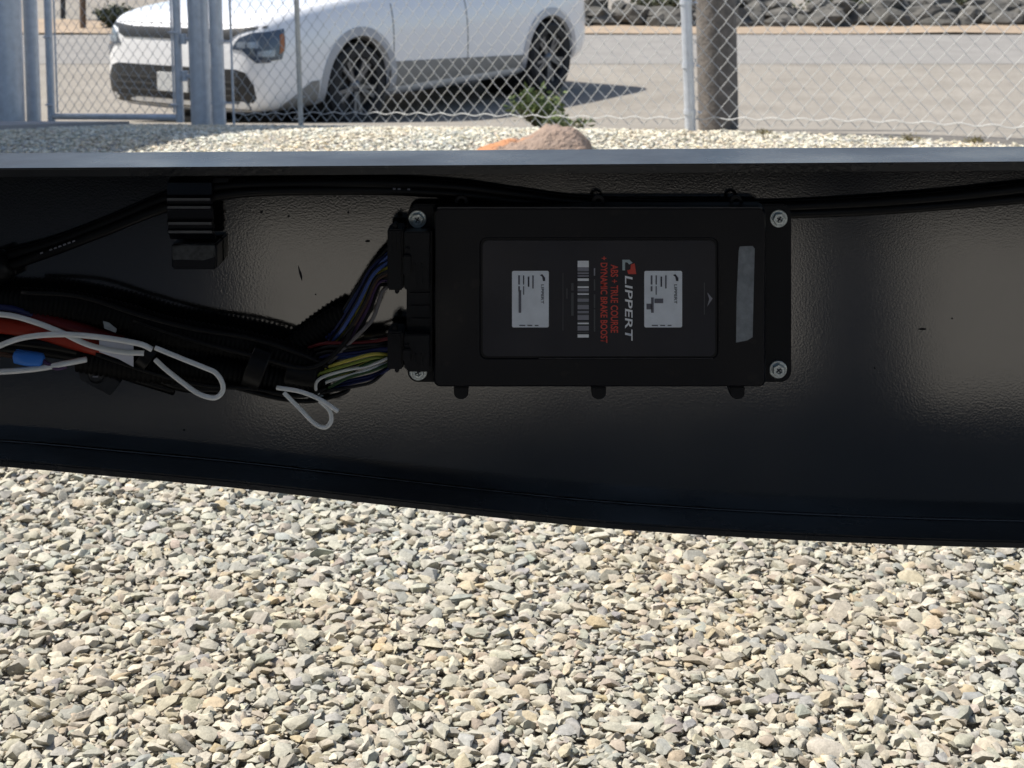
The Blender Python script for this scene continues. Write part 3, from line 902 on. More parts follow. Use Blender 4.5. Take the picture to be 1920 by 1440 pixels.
# blue connector
bcn = empty("butt_connector", P(50, 685, 1.13))
tag(bcn, "blue crimp connector on a violet wire at the left edge", "connector")
m = MB(); m.tube(px([(26, 668, 1.130), (30, 668, 1.130), (52, 672, 1.130), (78, 675, 1.130), (82, 676, 1.130)]), [0.003, 0.0052, 0.0056, 0.0050, 0.003], 14)
m.build("sleeve", M['w_brightblue'], bcn, smooth=True)
wire([(78, 675, 1.130), (92, 684, 1.128), (108, 690, 1.128), (125, 686, 1.130)], 0.0018, 'w_violet', bcn)
wire([(-60, 660, 1.134), (0, 664, 1.132), (28, 668, 1.130)], 0.0018, 'w_brown', bcn)
# black wires in the bundle
for k, c in enumerate(([(-60, 630, 1.146), (60, 640, 1.145), (150, 655, 1.145), (260, 690, 1.146), (340, 720, 1.146), (420, 726, 1.147)],
                       [(-60, 645, 1.150), (80, 655, 1.149), (170, 672, 1.148), (240, 700, 1.149), (330, 728, 1.150)])):
    o = wire(c, 0.0055, 'rubber', None, "black_cable", 12)
    tag(o, ["black cable sagging under the loom behind the white tag", "lower black cable passing behind the small clamp plate screw"][k], "cable")
# small clamp plate with screw
cp = empty("clamp_plate", P(185, 740, YW))
tag(cp, "small dark metal clamp plate screwed to the rail below the loom", "clamp")
m = MB(); pts = [(146, 690), (170, 683), (226, 716), (207, 742), (150, 712)]
m.loft([at_y(pts, 1.156, 1.1555), at_y(pts, 1.156, YW - .0005)]); bevel(m.build("plate", M['darkmetal'], cp), 0.0006, 2, 40)
c = P(180, 705, 1.154); m = MB(); m.lathe([(0.0001, -0.003), (0.0035, -0.0028), (0.0055, -0.0014), (0.0062, 0.0)], Vector((c.x, 1.1553, c.z)), (0, 1, 0), 20)
shade_auto(m.build("screw", M['darkmetal'], cp), 40)
m = MB(); m.box((c.x - 0.002, 1.1520, c.z - 0.0005), (c.x + 0.002, 1.1526, c.z + 0.0005)); m.build("screw_slot", M['print_grey'], cp)
# scrap of grey sticker on the loom
m = MB(); pts = [(193, 602), (204, 605), (219, 617), (217, 624), (196, 616)]
m.loft([at_y(pts, 1.1305, 1.1305), at_y(pts, 1.1305, 1.131)]); tag(m.build("sticker_scrap", M['tape']), "torn scrap of grey sticker on the corrugated loom", "sticker")

# upper cables along the rail
def cable(ctrl, r, label, prints=()):
    pts = spline(px(ctrl), 10)
    m = MB(); m.tube(pts, r, 14)
    t = empty("black_cable", pts[0])
    tag(t, label, "cable")
    m.build("sheath", M['rubber'], t, smooth=True)
    for (u0, u1) in prints:
        seg = [p for p in pts]
        rr = resample(seg, 0.0012)
        sel = [p for p in rr if u0 <= 960 + p.x / p.y * F <= u1]
        for i in range(0, len(sel) - 2, 3):
            if random.random() < 0.25: continue
            a, b_ = sel[i], sel[i + 1]
            d = (b_ - a).normalized()
            off = Vector((0, -r * 0.90, r * 0.42))
            mm = MB(); mm.tube([a + off, a + off + d * 0.0020], 0.0007, 4)
            mm.build("cable_print", M['print_grey'], t)
    return t
cable([(-120, 520, 1.150), (0, 484, 1.150), (100, 456, 1.150), (200, 418, 1.150), (310, 372, 1.149), (400, 352, 1.150), (500, 345, 1.152), (700, 343, 1.152), (850, 350, 1.152), (960, 363, 1.154),
       (1080, 378, 1.155), (1200, 384, 1.155), (1350, 388, 1.155), (1480, 386, 1.155), (1650, 378, 1.153), (1800, 366, 1.152), (1920, 353, 1.152), (2060, 340, 1.152)], 0.0042,
      "upper of the two black cables running under the top flange")
cable([(-120, 545, 1.146), (0, 505, 1.146), (100, 470, 1.146), (200, 432, 1.146), (310, 389, 1.145), (400, 368, 1.147), (500, 358, 1.150), (700, 356, 1.152), (850, 363, 1.152), (960, 376, 1.154),
       (1080, 391, 1.155), (1200, 398, 1.155), (1350, 402, 1.155), (1480, 400, 1.155), (1650, 393, 1.153), (1800, 382, 1.152), (1920, 372, 1.152), (2060, 360, 1.152)], 0.0040,
      "lower of the two black cables running under the top flange", ((78, 148), (728, 785)))
# coupler at the left edge
m = MB(); m.tube(px([(-40, 515, 1.146), (-10, 505, 1.146), (14, 495, 1.146), (20, 492, 1.146)]), [0.012, 0.0125, 0.012, 0.008], 16)
tag(m.build("cable_coupler", M['rubber'], None, smooth=True), "black coupler on the cables at the left edge", "coupler")

# ribbed cable clip
clip = empty("cable_clip", P(358, 510, YW))
tag(clip, "black ribbed strap clip holding the two cables to the rail", "cable clip")
prof = [(338, 1.150), (345, 1.140), (366, 1.138), (371, 1.1335), (376, 1.1335), (378, 1.1375), (383, 1.1375), (386, 1.1335), (391, 1.1335), (394, 1.1365), (412, 1.1375), (416, 1.1335), (421, 1.1335),
        (423, 1.1375), (430, 1.1375), (432, 1.1335), (437, 1.1335), (440, 1.138), (452, 1.142)]
m = MB(); n = len(prof); vs = []
for (uL, uR) in ((0, 0),):
    for side in (0, 1):
        for (v, y) in prof:
            u = (310 + (v - 338) * .045) if side == 0 else (394 + (v - 338) * .06)
            p = P(u, v, 1.135); vs.append(Vector((p.x, y, p.z)))
        for (v, y) in reversed(prof):
            u = (310 + (v - 338) * .045) if side == 0 else (394 + (v - 338) * .06)
            p = P(u, v, 1.135); vs.append(Vector((p.x, min(y + 0.004, YW - .001), p.z)))
k = 2 * n
fs = [tuple(range(k)), tuple(k + i for i in reversed(range(k)))] + [(i, (i + 1) % k, k + (i + 1) % k, k + i) for i in range(k)]
m.add(vs, fs); bevel(m.build("strap", M['plastic_lid'], clip), 0.0004, 2, 35)
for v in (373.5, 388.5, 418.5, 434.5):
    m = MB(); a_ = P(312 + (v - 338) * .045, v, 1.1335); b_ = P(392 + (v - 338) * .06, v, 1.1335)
    m.box((a_.x, 1.1327, a_.z - .0009), (b_.x, 1.1336, a_.z + .0009)); m.build("rib_highlight", M['ribhighlight'], clip)
m = MB(); m.box((P(319, 510, 1.132).x, 1.136, P(319, 508, 1.132).z), (P(405, 458, 1.132).x, YW - .001, P(405, 458, 1.132).z))
bevel(m.build("clip_foot", M['plastic_lid'], clip), 0.0015, 3, 40)
m = MB(); pts = [(322, 462), (345, 459), (402, 460), (403, 482), (380, 489), (340, 487), (323, 488)]
m.loft([at_y(pts, 1.134, 1.1345), at_y(pts, 1.134, 1.1365)]); bevel(m.build("clip_buckle", mat("buckle_highlight", (0.07, 0.078, 0.085), 0.3, col2=(0.012, 0.013, 0.015), vscale=160), clip), 0.0006, 2, 40)  # the buckle's highlight is put into its lighter mottled colour
m = MB(); m.box((P(395, 340, 1.15).x, 1.148, P(395, 352, 1.15).z), (P(430, 352, 1.15).x, YW - .001, P(395, 334, 1.15).z))
bevel(m.build("clip_hook", M['plastic'], clip), 0.001, 2, 40)

# ------------------------------------------------------------------ fence, gate and posts
LEAN = math.radians(2.0)
fdir = Vector((1, -0.65, 0)).normalized()
fn = Vector((0.65, 1, 0)).normalized()
def lean_up(p, h):      # top of a post that leans a little, as in the photograph
    return Vector((p.x - math.tan(LEAN) * h, p.y, p.z + h))

def tubepost(name, base, h, r, material, parent, n=14, sink=0.1, capped=True):
    m = MB(); m.tube([lean_up(base, -sink), base, lean_up(base, h * .5), lean_up(base, h)], r, n)
    o = m.build(name, material, parent); shade_auto(o, 40)
    if capped:
        m = MB(); t = lean_up(base, h)
        m.lathe([(r * 1.12, -0.05), (r * 1.12, 0.0), (r * .7, 0.03), (0.0005, 0.04)], t, (-math.tan(LEAN), 0, 1), n)
        shade_auto(m.build("post_cap", material, o), 40)
    return o

def chain(name, u0, u1, z0, h, parent, pitch=0.0415, vp=0.090, r=0.0023, off=0.0):
    a = fence_at(u0); b = fence_at(u1)
    L = (Vector((b.x, b.y, 0)) - Vector((a.x, a.y, 0))).length
    d = (Vector((b.x, b.y, 0)) - Vector((a.x, a.y, 0))).normalized()
    nw = int(L / pitch)
    seg = int(h / (vp / 2))
    rr = random.Random(int(u0))
    V = []; Fc = []
    m = MB()
    for w in range(nw):
        pts = []
        s0 = (w + 0.5) * pitch
        for k in range(seg + 1):
            sgn = 1 if (k + w) % 2 == 0 else -1
            s = s0 + sgn * pitch * 0.5 * 1.05 + rr.uniform(-.0012, .0012)
            zz = k * vp / 2
            base = Vector((a.x, a.y, 0)) + d * s
            g = gz(base.x, base.y)
            bow = 0.006 * math.sin(s * 2.1) + 0.004 * math.sin(s * 5.3 + zz * 3)
            p = Vector((base.x - math.tan(LEAN) * (z0 + zz), base.y, g + z0 + zz + bow)) + fn * (off + sgn * 0.0022)
            pts.append(p)
        m.tube(pts, r, 4, cap=False)
    o = m.build(name, M['wire'], parent)
    o["kind"] = "stuff"
    return o

fence = empty("chain_link_fence", fence_at(1300))
tag(fence, "galvanised chain link fence on thin posts in front of the parked car", "fence")
chain("wire_mesh", 437, 2500, 0.03, 1.72, fence)
# bottom tension wire
a = fence_at(437); b = fence_at(2500)
pts = []
for i in range(260):
    t = i / 259; p = a.lerp(b, t)
    s = t * (b - a).length
    pts.append(Vector((p.x, p.y, gz(p.x, p.y) + 0.075 + 0.006 * math.sin(s * 2 * math.pi / 0.145) + 0.008 * math.sin(s * 1.7))) - fn * 0.006)
m = MB(); m.tube(pts, 0.0026, 5); m.build("tension_wire", M['wire'], fence, smooth=True)
for u, r in ((1300, 0.026), (2420, 0.026)):
    tubepost("line_post", fence_at(u) - fn * 0.03, 1.8, r, M['galv'], fence)
tubepost("end_post", fence_at(414) - fn * 0.01, 1.85, 0.040, M['galv'], fence)
o = tubepost("tension_bar", fence_at(439), 1.7, 0.007, M['galv'], fence, 6, capped=False)
t_post = tubepost("thin_post", fence_at(571) - fn * 0.03, 1.5, 0.0145, mat("pale_painted_post", (0.55, 0.53, 0.48), 0.7, var=0.15, vscale=30), fence, 8, capped=False)
# base clamp of the thin post
for k in range(2):
    p = fence_at(571) - fn * 0.03
    q = lean_up(p, 0.05 + 0.12 * k)
    m = MB(); m.tube([q + Vector((-.03, 0, 0)), q + Vector((.03, 0, 0.006))], 0.004, 5); m.build("wire_tie", M['wire'], fence)
for (u, zs) in ((414, (0.14, 0.50, 0.95, 1.4)), (1300, (0.10, 0.32, 0.62, 1.0, 1.4))):
    for z in zs:
        p = fence_at(u) - fn * (0.01 if u == 414 else 0.03)
        q = lean_up(p, z)
        m = MB(); m.lathe([((0.043 if u == 414 else 0.0285), -0.011), ((0.0445 if u == 414 else 0.030), -0.011), ((0.0445 if u == 414 else 0.030), 0.011), ((0.043 if u == 414 else 0.0285), 0.011)], q, (0, 0, 1), 14, closed=True)
        m.tube([q + Vector((0.04, 0, 0)), q + Vector((0.095 if u == 414 else 0.05, -0.03, 0))], 0.005, 5)
        m.build("post_band", M['galv'], fence)
a = fence_at(414); b = fence_at(2420)
m = MB(); m.tube([lean_up(a, 1.78), lean_up(b, 1.78)], 0.02, 10); m.build("top_rail", M['galv'], fence, smooth=True)

gate = empty("chain_link_gate", fence_at(220))
tag(gate, "galvanised chain link gate with a low bottom rail left of the thick post", "gate")
g0, g1 = fence_at(97), fence_at(338)
gz0 = 0.055
tubepost("gate_upright", g0 + Vector((0, 0, gz0 - .03)), 1.7, 0.025, M['galv'], gate, 12, sink=0.0)
tubepost("gate_upright", g1 + Vector((0, 0, gz0 - .03)), 1.7, 0.025, M['galv'], gate, 12, sink=0.0)
m = MB(); m.tube([lean_up(g0, gz0), lean_up(g1, gz0)], 0.019, 12); m.build("bottom_rail", M['galv'], gate, smooth=True)
m = MB(); m.tube([lean_up(g0, 1.72), lean_up(g1, 1.72)], 0.019, 12); m.build("top_rail", M['galv'], gate, smooth=True)
chain("wire_mesh", 107, 332, 0.075, 1.62, gate)
tubepost("tension_bar", fence_at(108) + Vector((0, 0, .08)), 1.6, 0.006, M['galv'], gate, 6, sink=0, capped=False)
tubepost("tension_bar", fence_at(327) + Vector((0, 0, .08)), 1.6, 0.006, M['galv'], gate, 6, sink=0, capped=False)
for z in (0.13, 0.56, 1.2):
    for u in (100, 335):
        q = lean_up(fence_at(u), z)
        m = MB(); m.tube([q - fdir * 0.03 - fn * .027, q + fdir * 0.035 - fn * .027], 0.007, 6); m.build("gate_clip", M['galv'], gate)
# hinge towards the gate post
for z in (0.30, 0.52, 1.3):
    q = lean_up(fence_at(350), z)
    m = MB(); m.lathe([(0.001, -0.03), (0.02, -0.03), (0.02, 0.03), (0.001, 0.03)], q, (0, 0, 1), 12)
    m.tube([q - fdir * .03, q + fdir * .07], 0.012, 8); m.build("hinge", M['galv'], gate)
tag(tubepost("gate_post", fence_at(374) + fn * 0.02, 2.0, 0.062, M['galv'], None, 20), "thick galvanised gate post between the gate and the fence end", "post")
tag(tubepost("gate_post", fence_at(64), 1.95, 0.046, M['galv'], None, 16), "slimmer galvanised post at the far side of the gate, second from left", "post")
tag(tubepost("steel_column", P(12, 232, 9.7) * 1.0 + Vector((0, 0, gz(0, 9.7) - P(12, 232, 9.7).z)), 3.2, 0.115, M['galv'], None, 24, capped=False), "wide grey steel column at the left edge of the picture", "column")

# weathered timber post behind the fence
wp = P(1347, 240, 8.1); wp.z = gz(wp.x, 8.1)
m = MB(); rr = random.Random(9); lp = []
for k in range(13):
    h = -0.1 + k * 0.15
    t = lean_up(wp, h * .6); t.z = wp.z + h
    ring = []
    for j in range(18):
        a = 2 * math.pi * j / 18
        r = 0.104 * (1 + 0.035 * math.sin(3 * a + .4) + 0.02 * math.sin(9 * a + k * .1)) + rr.uniform(-.0015, .0015)
        ring.append(t + Vector((math.cos(a) * r, math.sin(a) * r, 0)))
    lp.append(ring)
m.loft(lp); tag(shade_auto(m.build("timber_post", M['wood']), 50), "weathered brown timber post standing just behind the fence", "post")

# ------------------------------------------------------------------ boulder, weeds
def rock(name, c, size, seed, material, sub=3, amp=0.28, flat_z=0.0):
    bm = bmesh.new(); bmesh.ops.create_icosphere(bm, subdivisions=sub, radius=1.0)
    rs = Vector((seed * 3.1, seed * 1.7, seed * 0.9))
    for v in bm.verts:
        d = v.co.normalized()
        k = 1 + amp * mnoise.noise(d * 1.3 + rs) + amp * .5 * mnoise.noise(d * 3.1 + rs) + amp * .15 * mnoise.noise(d * 8 + rs)
        v.co = Vector((d.x * k * size[0], d.y * k * size[1], d.z * k * size[2])) + Vector(c)
    me = bpy.data.meshes.new(name); bm.to_mesh(me); bm.free()
    return link(name, me, material)
bo = empty("boulder", P(1010, 287, 6.3))
tag(bo, "reddish brown boulder on the gravel behind the rail", "boulder")
bu = [880, 900, 930, 960, 985, 1000, 1010, 1022, 1045, 1062, 1075, 1092, 1108, 1116]
bh = [-.02, .014, .040, .052, .064, .080, .098, .110, .112, .106, .092, .060, .018, -.02]
cc = P(1010, 290, 6.3); vs = []; fs = []
NX, NY = 60, 34
for jy in range(NY + 1):
    ty = -1 + 2 * jy / NY
    for ix in range(NX + 1):
        u = 880 + (1116 - 880) * ix / NX
        hh = float(np.interp(u + 10 * mnoise.noise(Vector((u * .03, ty * 2, 1))), bu, bh))
        fall = max(0.0, 1 - abs(ty) ** 2.6)
        x = (u - 960) / F * 6.3
        nz = mnoise.noise(Vector((x * 14, ty * 3, 2))) * .012 + mnoise.noise(Vector((x * 40, ty * 9, 5))) * .005
        facet = .022 * abs(mnoise.noise(Vector((x * 22, ty * 5, 9))))
        vs.append((x + nz * .6, 6.32 + ty * 0.19 + nz, (hh + .02) * fall - .02 + nz * min(1, hh * 20 + .2) - facet))
for jy in range(NY):
    for ix in range(NX):
        a = jy * (NX + 1) + ix; fs.append((a, a + 1, a + NX + 2, a + NX + 1))
me = bpy.data.meshes.new("boulder_body"); me.from_pydata(vs, [], fs); me.update()
link("rock_body", me, M['boulder'], bo, smooth=True)

def plant(name, base, w, h, nst, leaf, lmat, smat, label, cat, seed, group=None, lpn=9, wide=0.5):
    r = random.Random(seed)
    t = empty(name, base); tag(t, label, cat, group)
    ms = MB(); ml = MB()
    for i in range(nst):
        a = r.uniform(0, 6.283); d = r.uniform(0, 1) ** .6
        tip = base + Vector((math.cos(a) * w * d, math.sin(a) * w * d * .8, h * r.uniform(.45, 1.0) * (1 - .35 * d)))
        mid = base.lerp(tip, .5) + Vector((r.uniform(-.02, .02), r.uniform(-.02, .02), h * .08))
        pts = spline([base + Vector((r.uniform(-.01, .01), r.uniform(-.01, .01), -.01)), mid, tip], 4)
        ms.tube(pts, [0.0035 * (1 - .7 * k / (len(pts) - 1)) * max(1, h * 3) for k in range(len(pts))], 4)
        for k in range(lpn):
            p = pts[min(len(pts) - 1, 2 + int(r.random() * (len(pts) - 2)))]
            p = p + Vector((r.gauss(0, .3), r.gauss(0, .3), r.gauss(0, .2))) * leaf
            ax = Vector((r.gauss(0, 1), r.gauss(0, 1), r.uniform(-.2, 1.0))).normalized()
            sd = ax.cross(Vector((r.gauss(0, 1), r.gauss(0, 1), r.gauss(0, 1)))).normalized()
            L = leaf * r.uniform(.6, 1.3); wd = L * wide * r.uniform(.7, 1.2) * .5
            up = ax.cross(sd) * L * .12
            ml.add([p, p + ax * L * .45 + sd * wd + up, p + ax * L, p + ax * L * .45 - sd * wd + up], [(0, 1, 2), (0, 2, 3)])
    ms.build("stems", smat, t)
    o = ml.build("leaves", lmat, t); o["kind"] = "stuff"
    return t
b1 = P(1010, 226, 8.25); b1.z = gz(b1.x, 8.25) - .0
plant("weed", b1, 0.165, 0.265, 52, 0.042, M['leaf'], M['stem'], "leafy green weed behind the fence below the car's rear wheel", "weed", 3, lpn=13)
b1 = P(1058, 226, 8.0); b1.z = gz(b1.x, 8.0)
plant("weed", b1, 0.15, 0.08, 22, 0.034, M['leaf'], M['stem'], "low spreading green weed at the foot of the fence beside the taller weed", "weed", 5, lpn=9)
for i, (u, D, w, h) in enumerate(((1705, 6.72, .05, .03), (1828, 6.66, .05, .025), (1432, 7.05, .045, .03))):
    b1 = P(u, 0, D); b1.z = gz(b1.x, D)
    plant("dry_tuft", b1, w, h, 14, 0.02, M['dry'], M['stem'], ["largest olive dry grass tuft in the far gravel right of the timber post", "dry grass tuft nearest the right edge of the far gravel",
          "dry grass tuft in the far gravel beside the timber post"][i], "grass tuft", 20 + i, "dry tufts at the gravel edge", lpn=5, wide=.25)

# ------------------------------------------------------------------ far side of the road
rr = random.Random(21)
n_r = 0
for row in range(3):
    xx = 0.3 + row * 0.15
    while xx < 8.4:
        s = rr.uniform(0.12, 0.28)
        y = 22.5 + row * 0.26 + rr.uniform(-.5, .12)
        z = gz(xx, y) + row * 0.11 + s * .25 + 0.0
        if not (row == 2 and rr.random() < .25):
            o = rock("bank_rock", (xx, y, z), (s * rr.uniform(.9, 1.3), s * .9, s * rr.uniform(.55, .85)), 30 + n_r, M['riprap'], 2, .45)
            uu = 960 + xx / y * F
            where = "beside the car's tail" if uu < 1290 else ("behind the timber post" if uu < 1400 else ("right of the timber post" if uu < 1650 else "near the right edge"))
            tag(o, "%s rock, %s row of the far bank, %s" % ("large dark grey" if s > .2 else "small dark grey", ("lowest", "middle", "top")[row], where), "rock", "rocks of the bank across the road")
            n_r += 1
        xx += s * rr.uniform(1.2, 1.8)
for i, (u, D, w, h, nst) in enumerate(((214, 22.0, .28, .36, 70), (1240, 23.6, .5, .5, 80), (1560, 23.8, .6, .5, 90), (1830, 23.5, .5, .5, 80), (1420, 24.2, .45, .5, 70), (1700, 24.6, .6, .5, 80))):
    b1 = P(u, 0, D); b1.z = gz(b1.x, D)
    plant("desert_shrub", b1, w, h, nst, .10, M['sage'], M['stem'], ["small grey green shrub across the road left of the car", "desert shrub above the rock bank just left of the line post",
          "desert shrub above the middle of the rock bank", "desert shrub above the rock bank near the right edge", "desert shrub behind the bank beside the timber post",
          "desert shrub far behind the right half of the rock bank"][i], "shrub", 60 + i, "shrubs across the road", lpn=14, wide=.4)
b1 = P(156, 0, 21.8); b1.z = gz(b1.x, 21.8)
m = MB(); m.tube([b1 - Vector((0, 0, .1)), b1 + Vector((-.03, 0, 2.2))], 0.045, 8); m.tube([b1 + Vector((-.03, 0, 2.0)), b1 + Vector((-.03, 0, 2.25))], 0.07, 8)
tag(m.build("sign_pole", mat("brown_post", (0.12, 0.08, 0.05), .8)), "thin dark brown pole across the road seen through the gate", "pole")
b1 = P(118, 0, 23.5); b1.z = gz(b1.x, 23.5) + .42
m = MB()
m.loft([[b1 + Vector((sx * w, sy * w, z)) for sx, sy in ((-1, -1), (1, -1), (1, 1), (-1, 1))] for (w, z) in ((.11, 0), (.14, .75), (.165, .76), (.165, .82), (.12, .88))])
m.tube([b1 + Vector((0, 0, -.5)), b1 + Vector((0, 0, .1))], .04, 6)
tag(m.build("black_bin", M['blackbin']), "small black bin on a post across the road behind the gate", "bin")

# tall steel building to the left, out of the picture; its shade lies over the gate
HB = 5.0
sh = Vector((sun_dir.x, sun_dir.y, 0)) / sun_dir.z * HB
e0 = Vector((-1.57, 6.25, 0)) + sh; e1 = Vector((-0.90, 8.2, -.12)) + sh
dd = (e1 - e0); dd.z = 0; dd.normalize()
q0 = e0 - dd * 2.6; q1 = e0 + dd * 2.9
nn = Vector((-dd.y, dd.x, 0))
bd = empty("steel_building", q0 + nn * 2)
tag(bd, "tall steel clad building beyond the left edge that shades the gate", "building")
def pl(p, z): return Vector((p.x, p.y, z))
c4 = [q0, q1, q1 + nn * 5, q0 + nn * 5]
m = MB(); m.loft([[pl(p, -0.5) for p in c4], [pl(p, HB - .06) for p in c4]]); m.build("wall", M['siding'], bd)
m = MB(); k = 0
for i in range(24):
    p = q0 + dd * (0.12 + i * 0.23)
    m2 = MB(); m2.loft([[pl(p, z), pl(p + dd * .06, z), pl(p + dd * .06 - nn * .02, z), pl(p - nn * .02, z)] for z in (-.4, HB - .1)])
    m2.build("siding_rib", M['siding'], bd)
c5 = [q0 - dd * .2 - nn * .0, q1 + dd * .2, q1 + dd * .2 + nn * 5.2, q0 - dd * .2 + nn * 5.2]
m = MB(); m.loft([[pl(p, HB - .05) for p in c5], [pl(p, HB) for p in c5]]); m.build("roof", M['roofsteel'], bd)

# ------------------------------------------------------------------ parked car
fw = Vector((-0.575, -0.82, 0)).normalized(); lf = Vector((-fw.y, fw.x, 0))
R_W = 0.338
org = Vector((-1.27, 12.15, 0)) - fw * 1.36 - lf * 0.80
car = empty("parked_car", (org.x, org.y, -0.556), math.atan2(fw.y, fw.x))
car.rotation_euler.y = math.radians(1.33)
tag(car, "white crossover car parked beyond the fence with its nose to the left", "car")
CM = Matrix.Translation(car.location) @ car.rotation_euler.to_matrix().to_4x4()
#  x, half width, sill z, belt z, top half width, top z
stn = [(2.45, .58, .30, .66, .48, .74), (2.43, .74, .25, .76, .62, .825), (2.37, .84, .215, .83, .72, .895), (2.25, .90, .20, .875, .78, .945), (2.02, .92, .20, .91, .80, .985),
       (1.60, .925, .20, .94, .82, 1.03), (1.25, .925, .20, .965, .81, 1.065), (.98, .92, .19, .975, .79, 1.09), (.80, .915, .19, .98, .755, 1.15), (.40, .90, .18, .965, .64, 1.41), (.10, .90, .18, .97, .60, 1.525),
       (-.4, .90, .18, .98, .59, 1.56), (-.9, .903, .18, .985, .585, 1.55), (-1.36, .905, .19, 1.0, .575, 1.50), (-1.75, .895, .21, 1.02, .55, 1.40), (-2.0, .86, .25, 1.02, .56, 1.15), (-2.14, .79, .30, .98, .60, 1.02), (-2.2, .66, .36, .90, .5, .94)]
def section(s):
    x, w, zb, zs, wt, zt = s
    h = zs - zb
    half = [(0.0, zb), (w * .72, zb), (w * .93, zb + h * .05), (w * .985, zb + h * .2), (w, zb + h * .42), (w * .998, zb + h * .62), (w * .985, zb + h * .82), (w * .95, zs),
            (wt + (w * .95 - wt) * .45, zs + (zt - zs) * .5), (wt, zs + (zt - zs) * .9), (wt * .72, zt), (0.0, zt + .012)]
    full = [(x, y, z) for (y, z) in half] + [(x, -y, z) for (y, z) in reversed(half[1:-1])]
    return full
loops = [section(s) for s in stn]
m = MB(); m.loft(loops)
me = m.mesh("car_tmp")
bm = bmesh.new(); bm.from_mesh(me)
bmesh.ops.recalc_face_normals(bm, faces=bm.faces)
bm.to_mesh(me); bm.free()
tmp = bpy.data.objects.new("car_tmp", me); COL.objects.link(tmp)
ss = tmp.modifiers.new("s", 'SUBSURF'); ss.levels = 2; ss.render_levels = 2
cutters = []
for xa in (1.36, -1.36):
    mm = MB(); mm.lathe([(0.0005, -1.2), (.385, -1.2), (.385, 1.2), (0.0005, 1.2)], (xa, 0, R_W + .01), (0, 1, 0), 40)
    mc = mm.mesh("cut"); bmc = bmesh.new(); bmc.from_mesh(mc); bmesh.ops.remove_doubles(bmc, verts=bmc.verts, dist=.002); bmesh.ops.recalc_face_normals(bmc, faces=bmc.faces); bmc.to_mesh(mc); bmc.free()
    oc = bpy.data.objects.new("cut", mc); COL.objects.link(oc); cutters.append(oc)
dg = bpy.context.evaluated_depsgraph_get(); dg.update()
full = bpy.data.meshes.new_from_object(tmp.evaluated_get(dg))
bvh_b = bmesh.new(); bvh_b.from_mesh(full); BV = BVHTree.FromBMesh(bvh_b); bvh_b.free()
for oc in cutters:
    md = tmp.modifiers.new("b", 'BOOLEAN'); md.operation = 'DIFFERENCE'; md.solver = 'EXACT'; md.object = oc
dg = bpy.context.evaluated_depsgraph_get(); dg.update()
body = bpy.data.meshes.new_from_object(tmp.evaluated_get(dg))
for oc in [tmp] + cutters: bpy.data.objects.remove(oc, do_unlink=True)
def to_world(me_): 
    me_.transform(CM); me_.update(); return me_
bo_ = link("body", to_world(body), M['carpaint'], car); shade_auto(bo_, 32)
# inner dark wells
for xa in (1.36, -1.36):
    for s in (1, -1):
        m = MB(); m.lathe([(0.0005, .28), (.383, .28), (.383, .86), (.36, .86), (.36, .30), (0.0005, .30)], (xa, 0, R_W + .01), (0, s, 0), 36)
        m.v = [tuple(CM @ Vector(v)) for v in m.v]; m.build("wheel_well", M['grille'], car, smooth=False)

def patch(name, poly, axis, material, parent, off=0.004, th=0.02, n=26, sgn=1):
    """a piece laid on the body: polygon in (y,z) seen from the front or (x,z) seen from the side"""
    us = [p[0] for p in poly]; vs_ = [p[1] for p in poly]
    u0, u1, v0, v1 = min(us), max(us), min(vs_), max(vs_)
    def cast(u, v):
        if axis == 'x': o_, d_ = Vector((4, u, v)), Vector((-1, 0, 0))
        else: o_, d_ = Vector((u, 4 * sgn, v)), Vector((0, -sgn, 0))
        h = BV.ray_cast(o_, d_)
        return h
    bm = bmesh.new()
    f = bm.faces.new([bm.verts.new((p[0], p[1], 0)) for p in poly])
    bmesh.ops.triangulate(bm, faces=bm.faces)
    # cut into a grid so that it follows the body
    for i in range(1, n):
        c = u0 + (u1 - u0) * i / n
        bmesh.ops.bisect_plane(bm, geom=bm.verts[:] + bm.edges[:] + bm.faces[:], plane_co=(c, 0, 0), plane_no=(1, 0, 0))
    nv = max(4, int(n * (v1 - v0) / max(u1 - u0, 1e-6)))
    for i in range(1, nv):
        c = v0 + (v1 - v0) * i / nv
        bmesh.ops.bisect_plane(bm, geom=bm.verts[:] + bm.edges[:] + bm.faces[:], plane_co=(0, c, 0), plane_no=(0, 1, 0))
    bad = []
    for v in bm.verts:
        h = cast(v.co.x, v.co.y)
        if h[0] is None: bad.append(v); continue
        d = Vector((1, 0, 0)) if axis == 'x' else Vector((0, sgn, 0))
        v.co = h[0] + (h[1] * .7 + d * .3) * off
    if bad: bmesh.ops.delete(bm, geom=bad, context='VERTS')
    bmesh.ops.recalc_face_normals(bm, faces=bm.faces)
    # thickness
    be = [e for e in bm.edges if len(e.link_faces) == 1]
    ret = bmesh.ops.extrude_edge_only(bm, edges=be)
    dd_ = Vector((1, 0, 0)) if axis == 'x' else Vector((0, sgn, 0))
    for g in ret['geom']:
        if isinstance(g, bmesh.types.BMVert): g.co -= dd_ * th
    bmesh.ops.recalc_face_normals(bm, faces=bm.faces)
    me_ = bpy.data.meshes.new(name); bm.to_mesh(me_); bm.free()
    o = link(name, to_world(me_), material, parent); shade_auto(o, 40)
    return o
def arc(cx, cz, r, a0, a1, n=14):
    return [(cx + r * math.cos(math.radians(a0 + (a1 - a0) * k / n)), cz + r * math.sin(math.radians(a0 + (a1 - a0) * k / n))) for k in range(n + 1)]

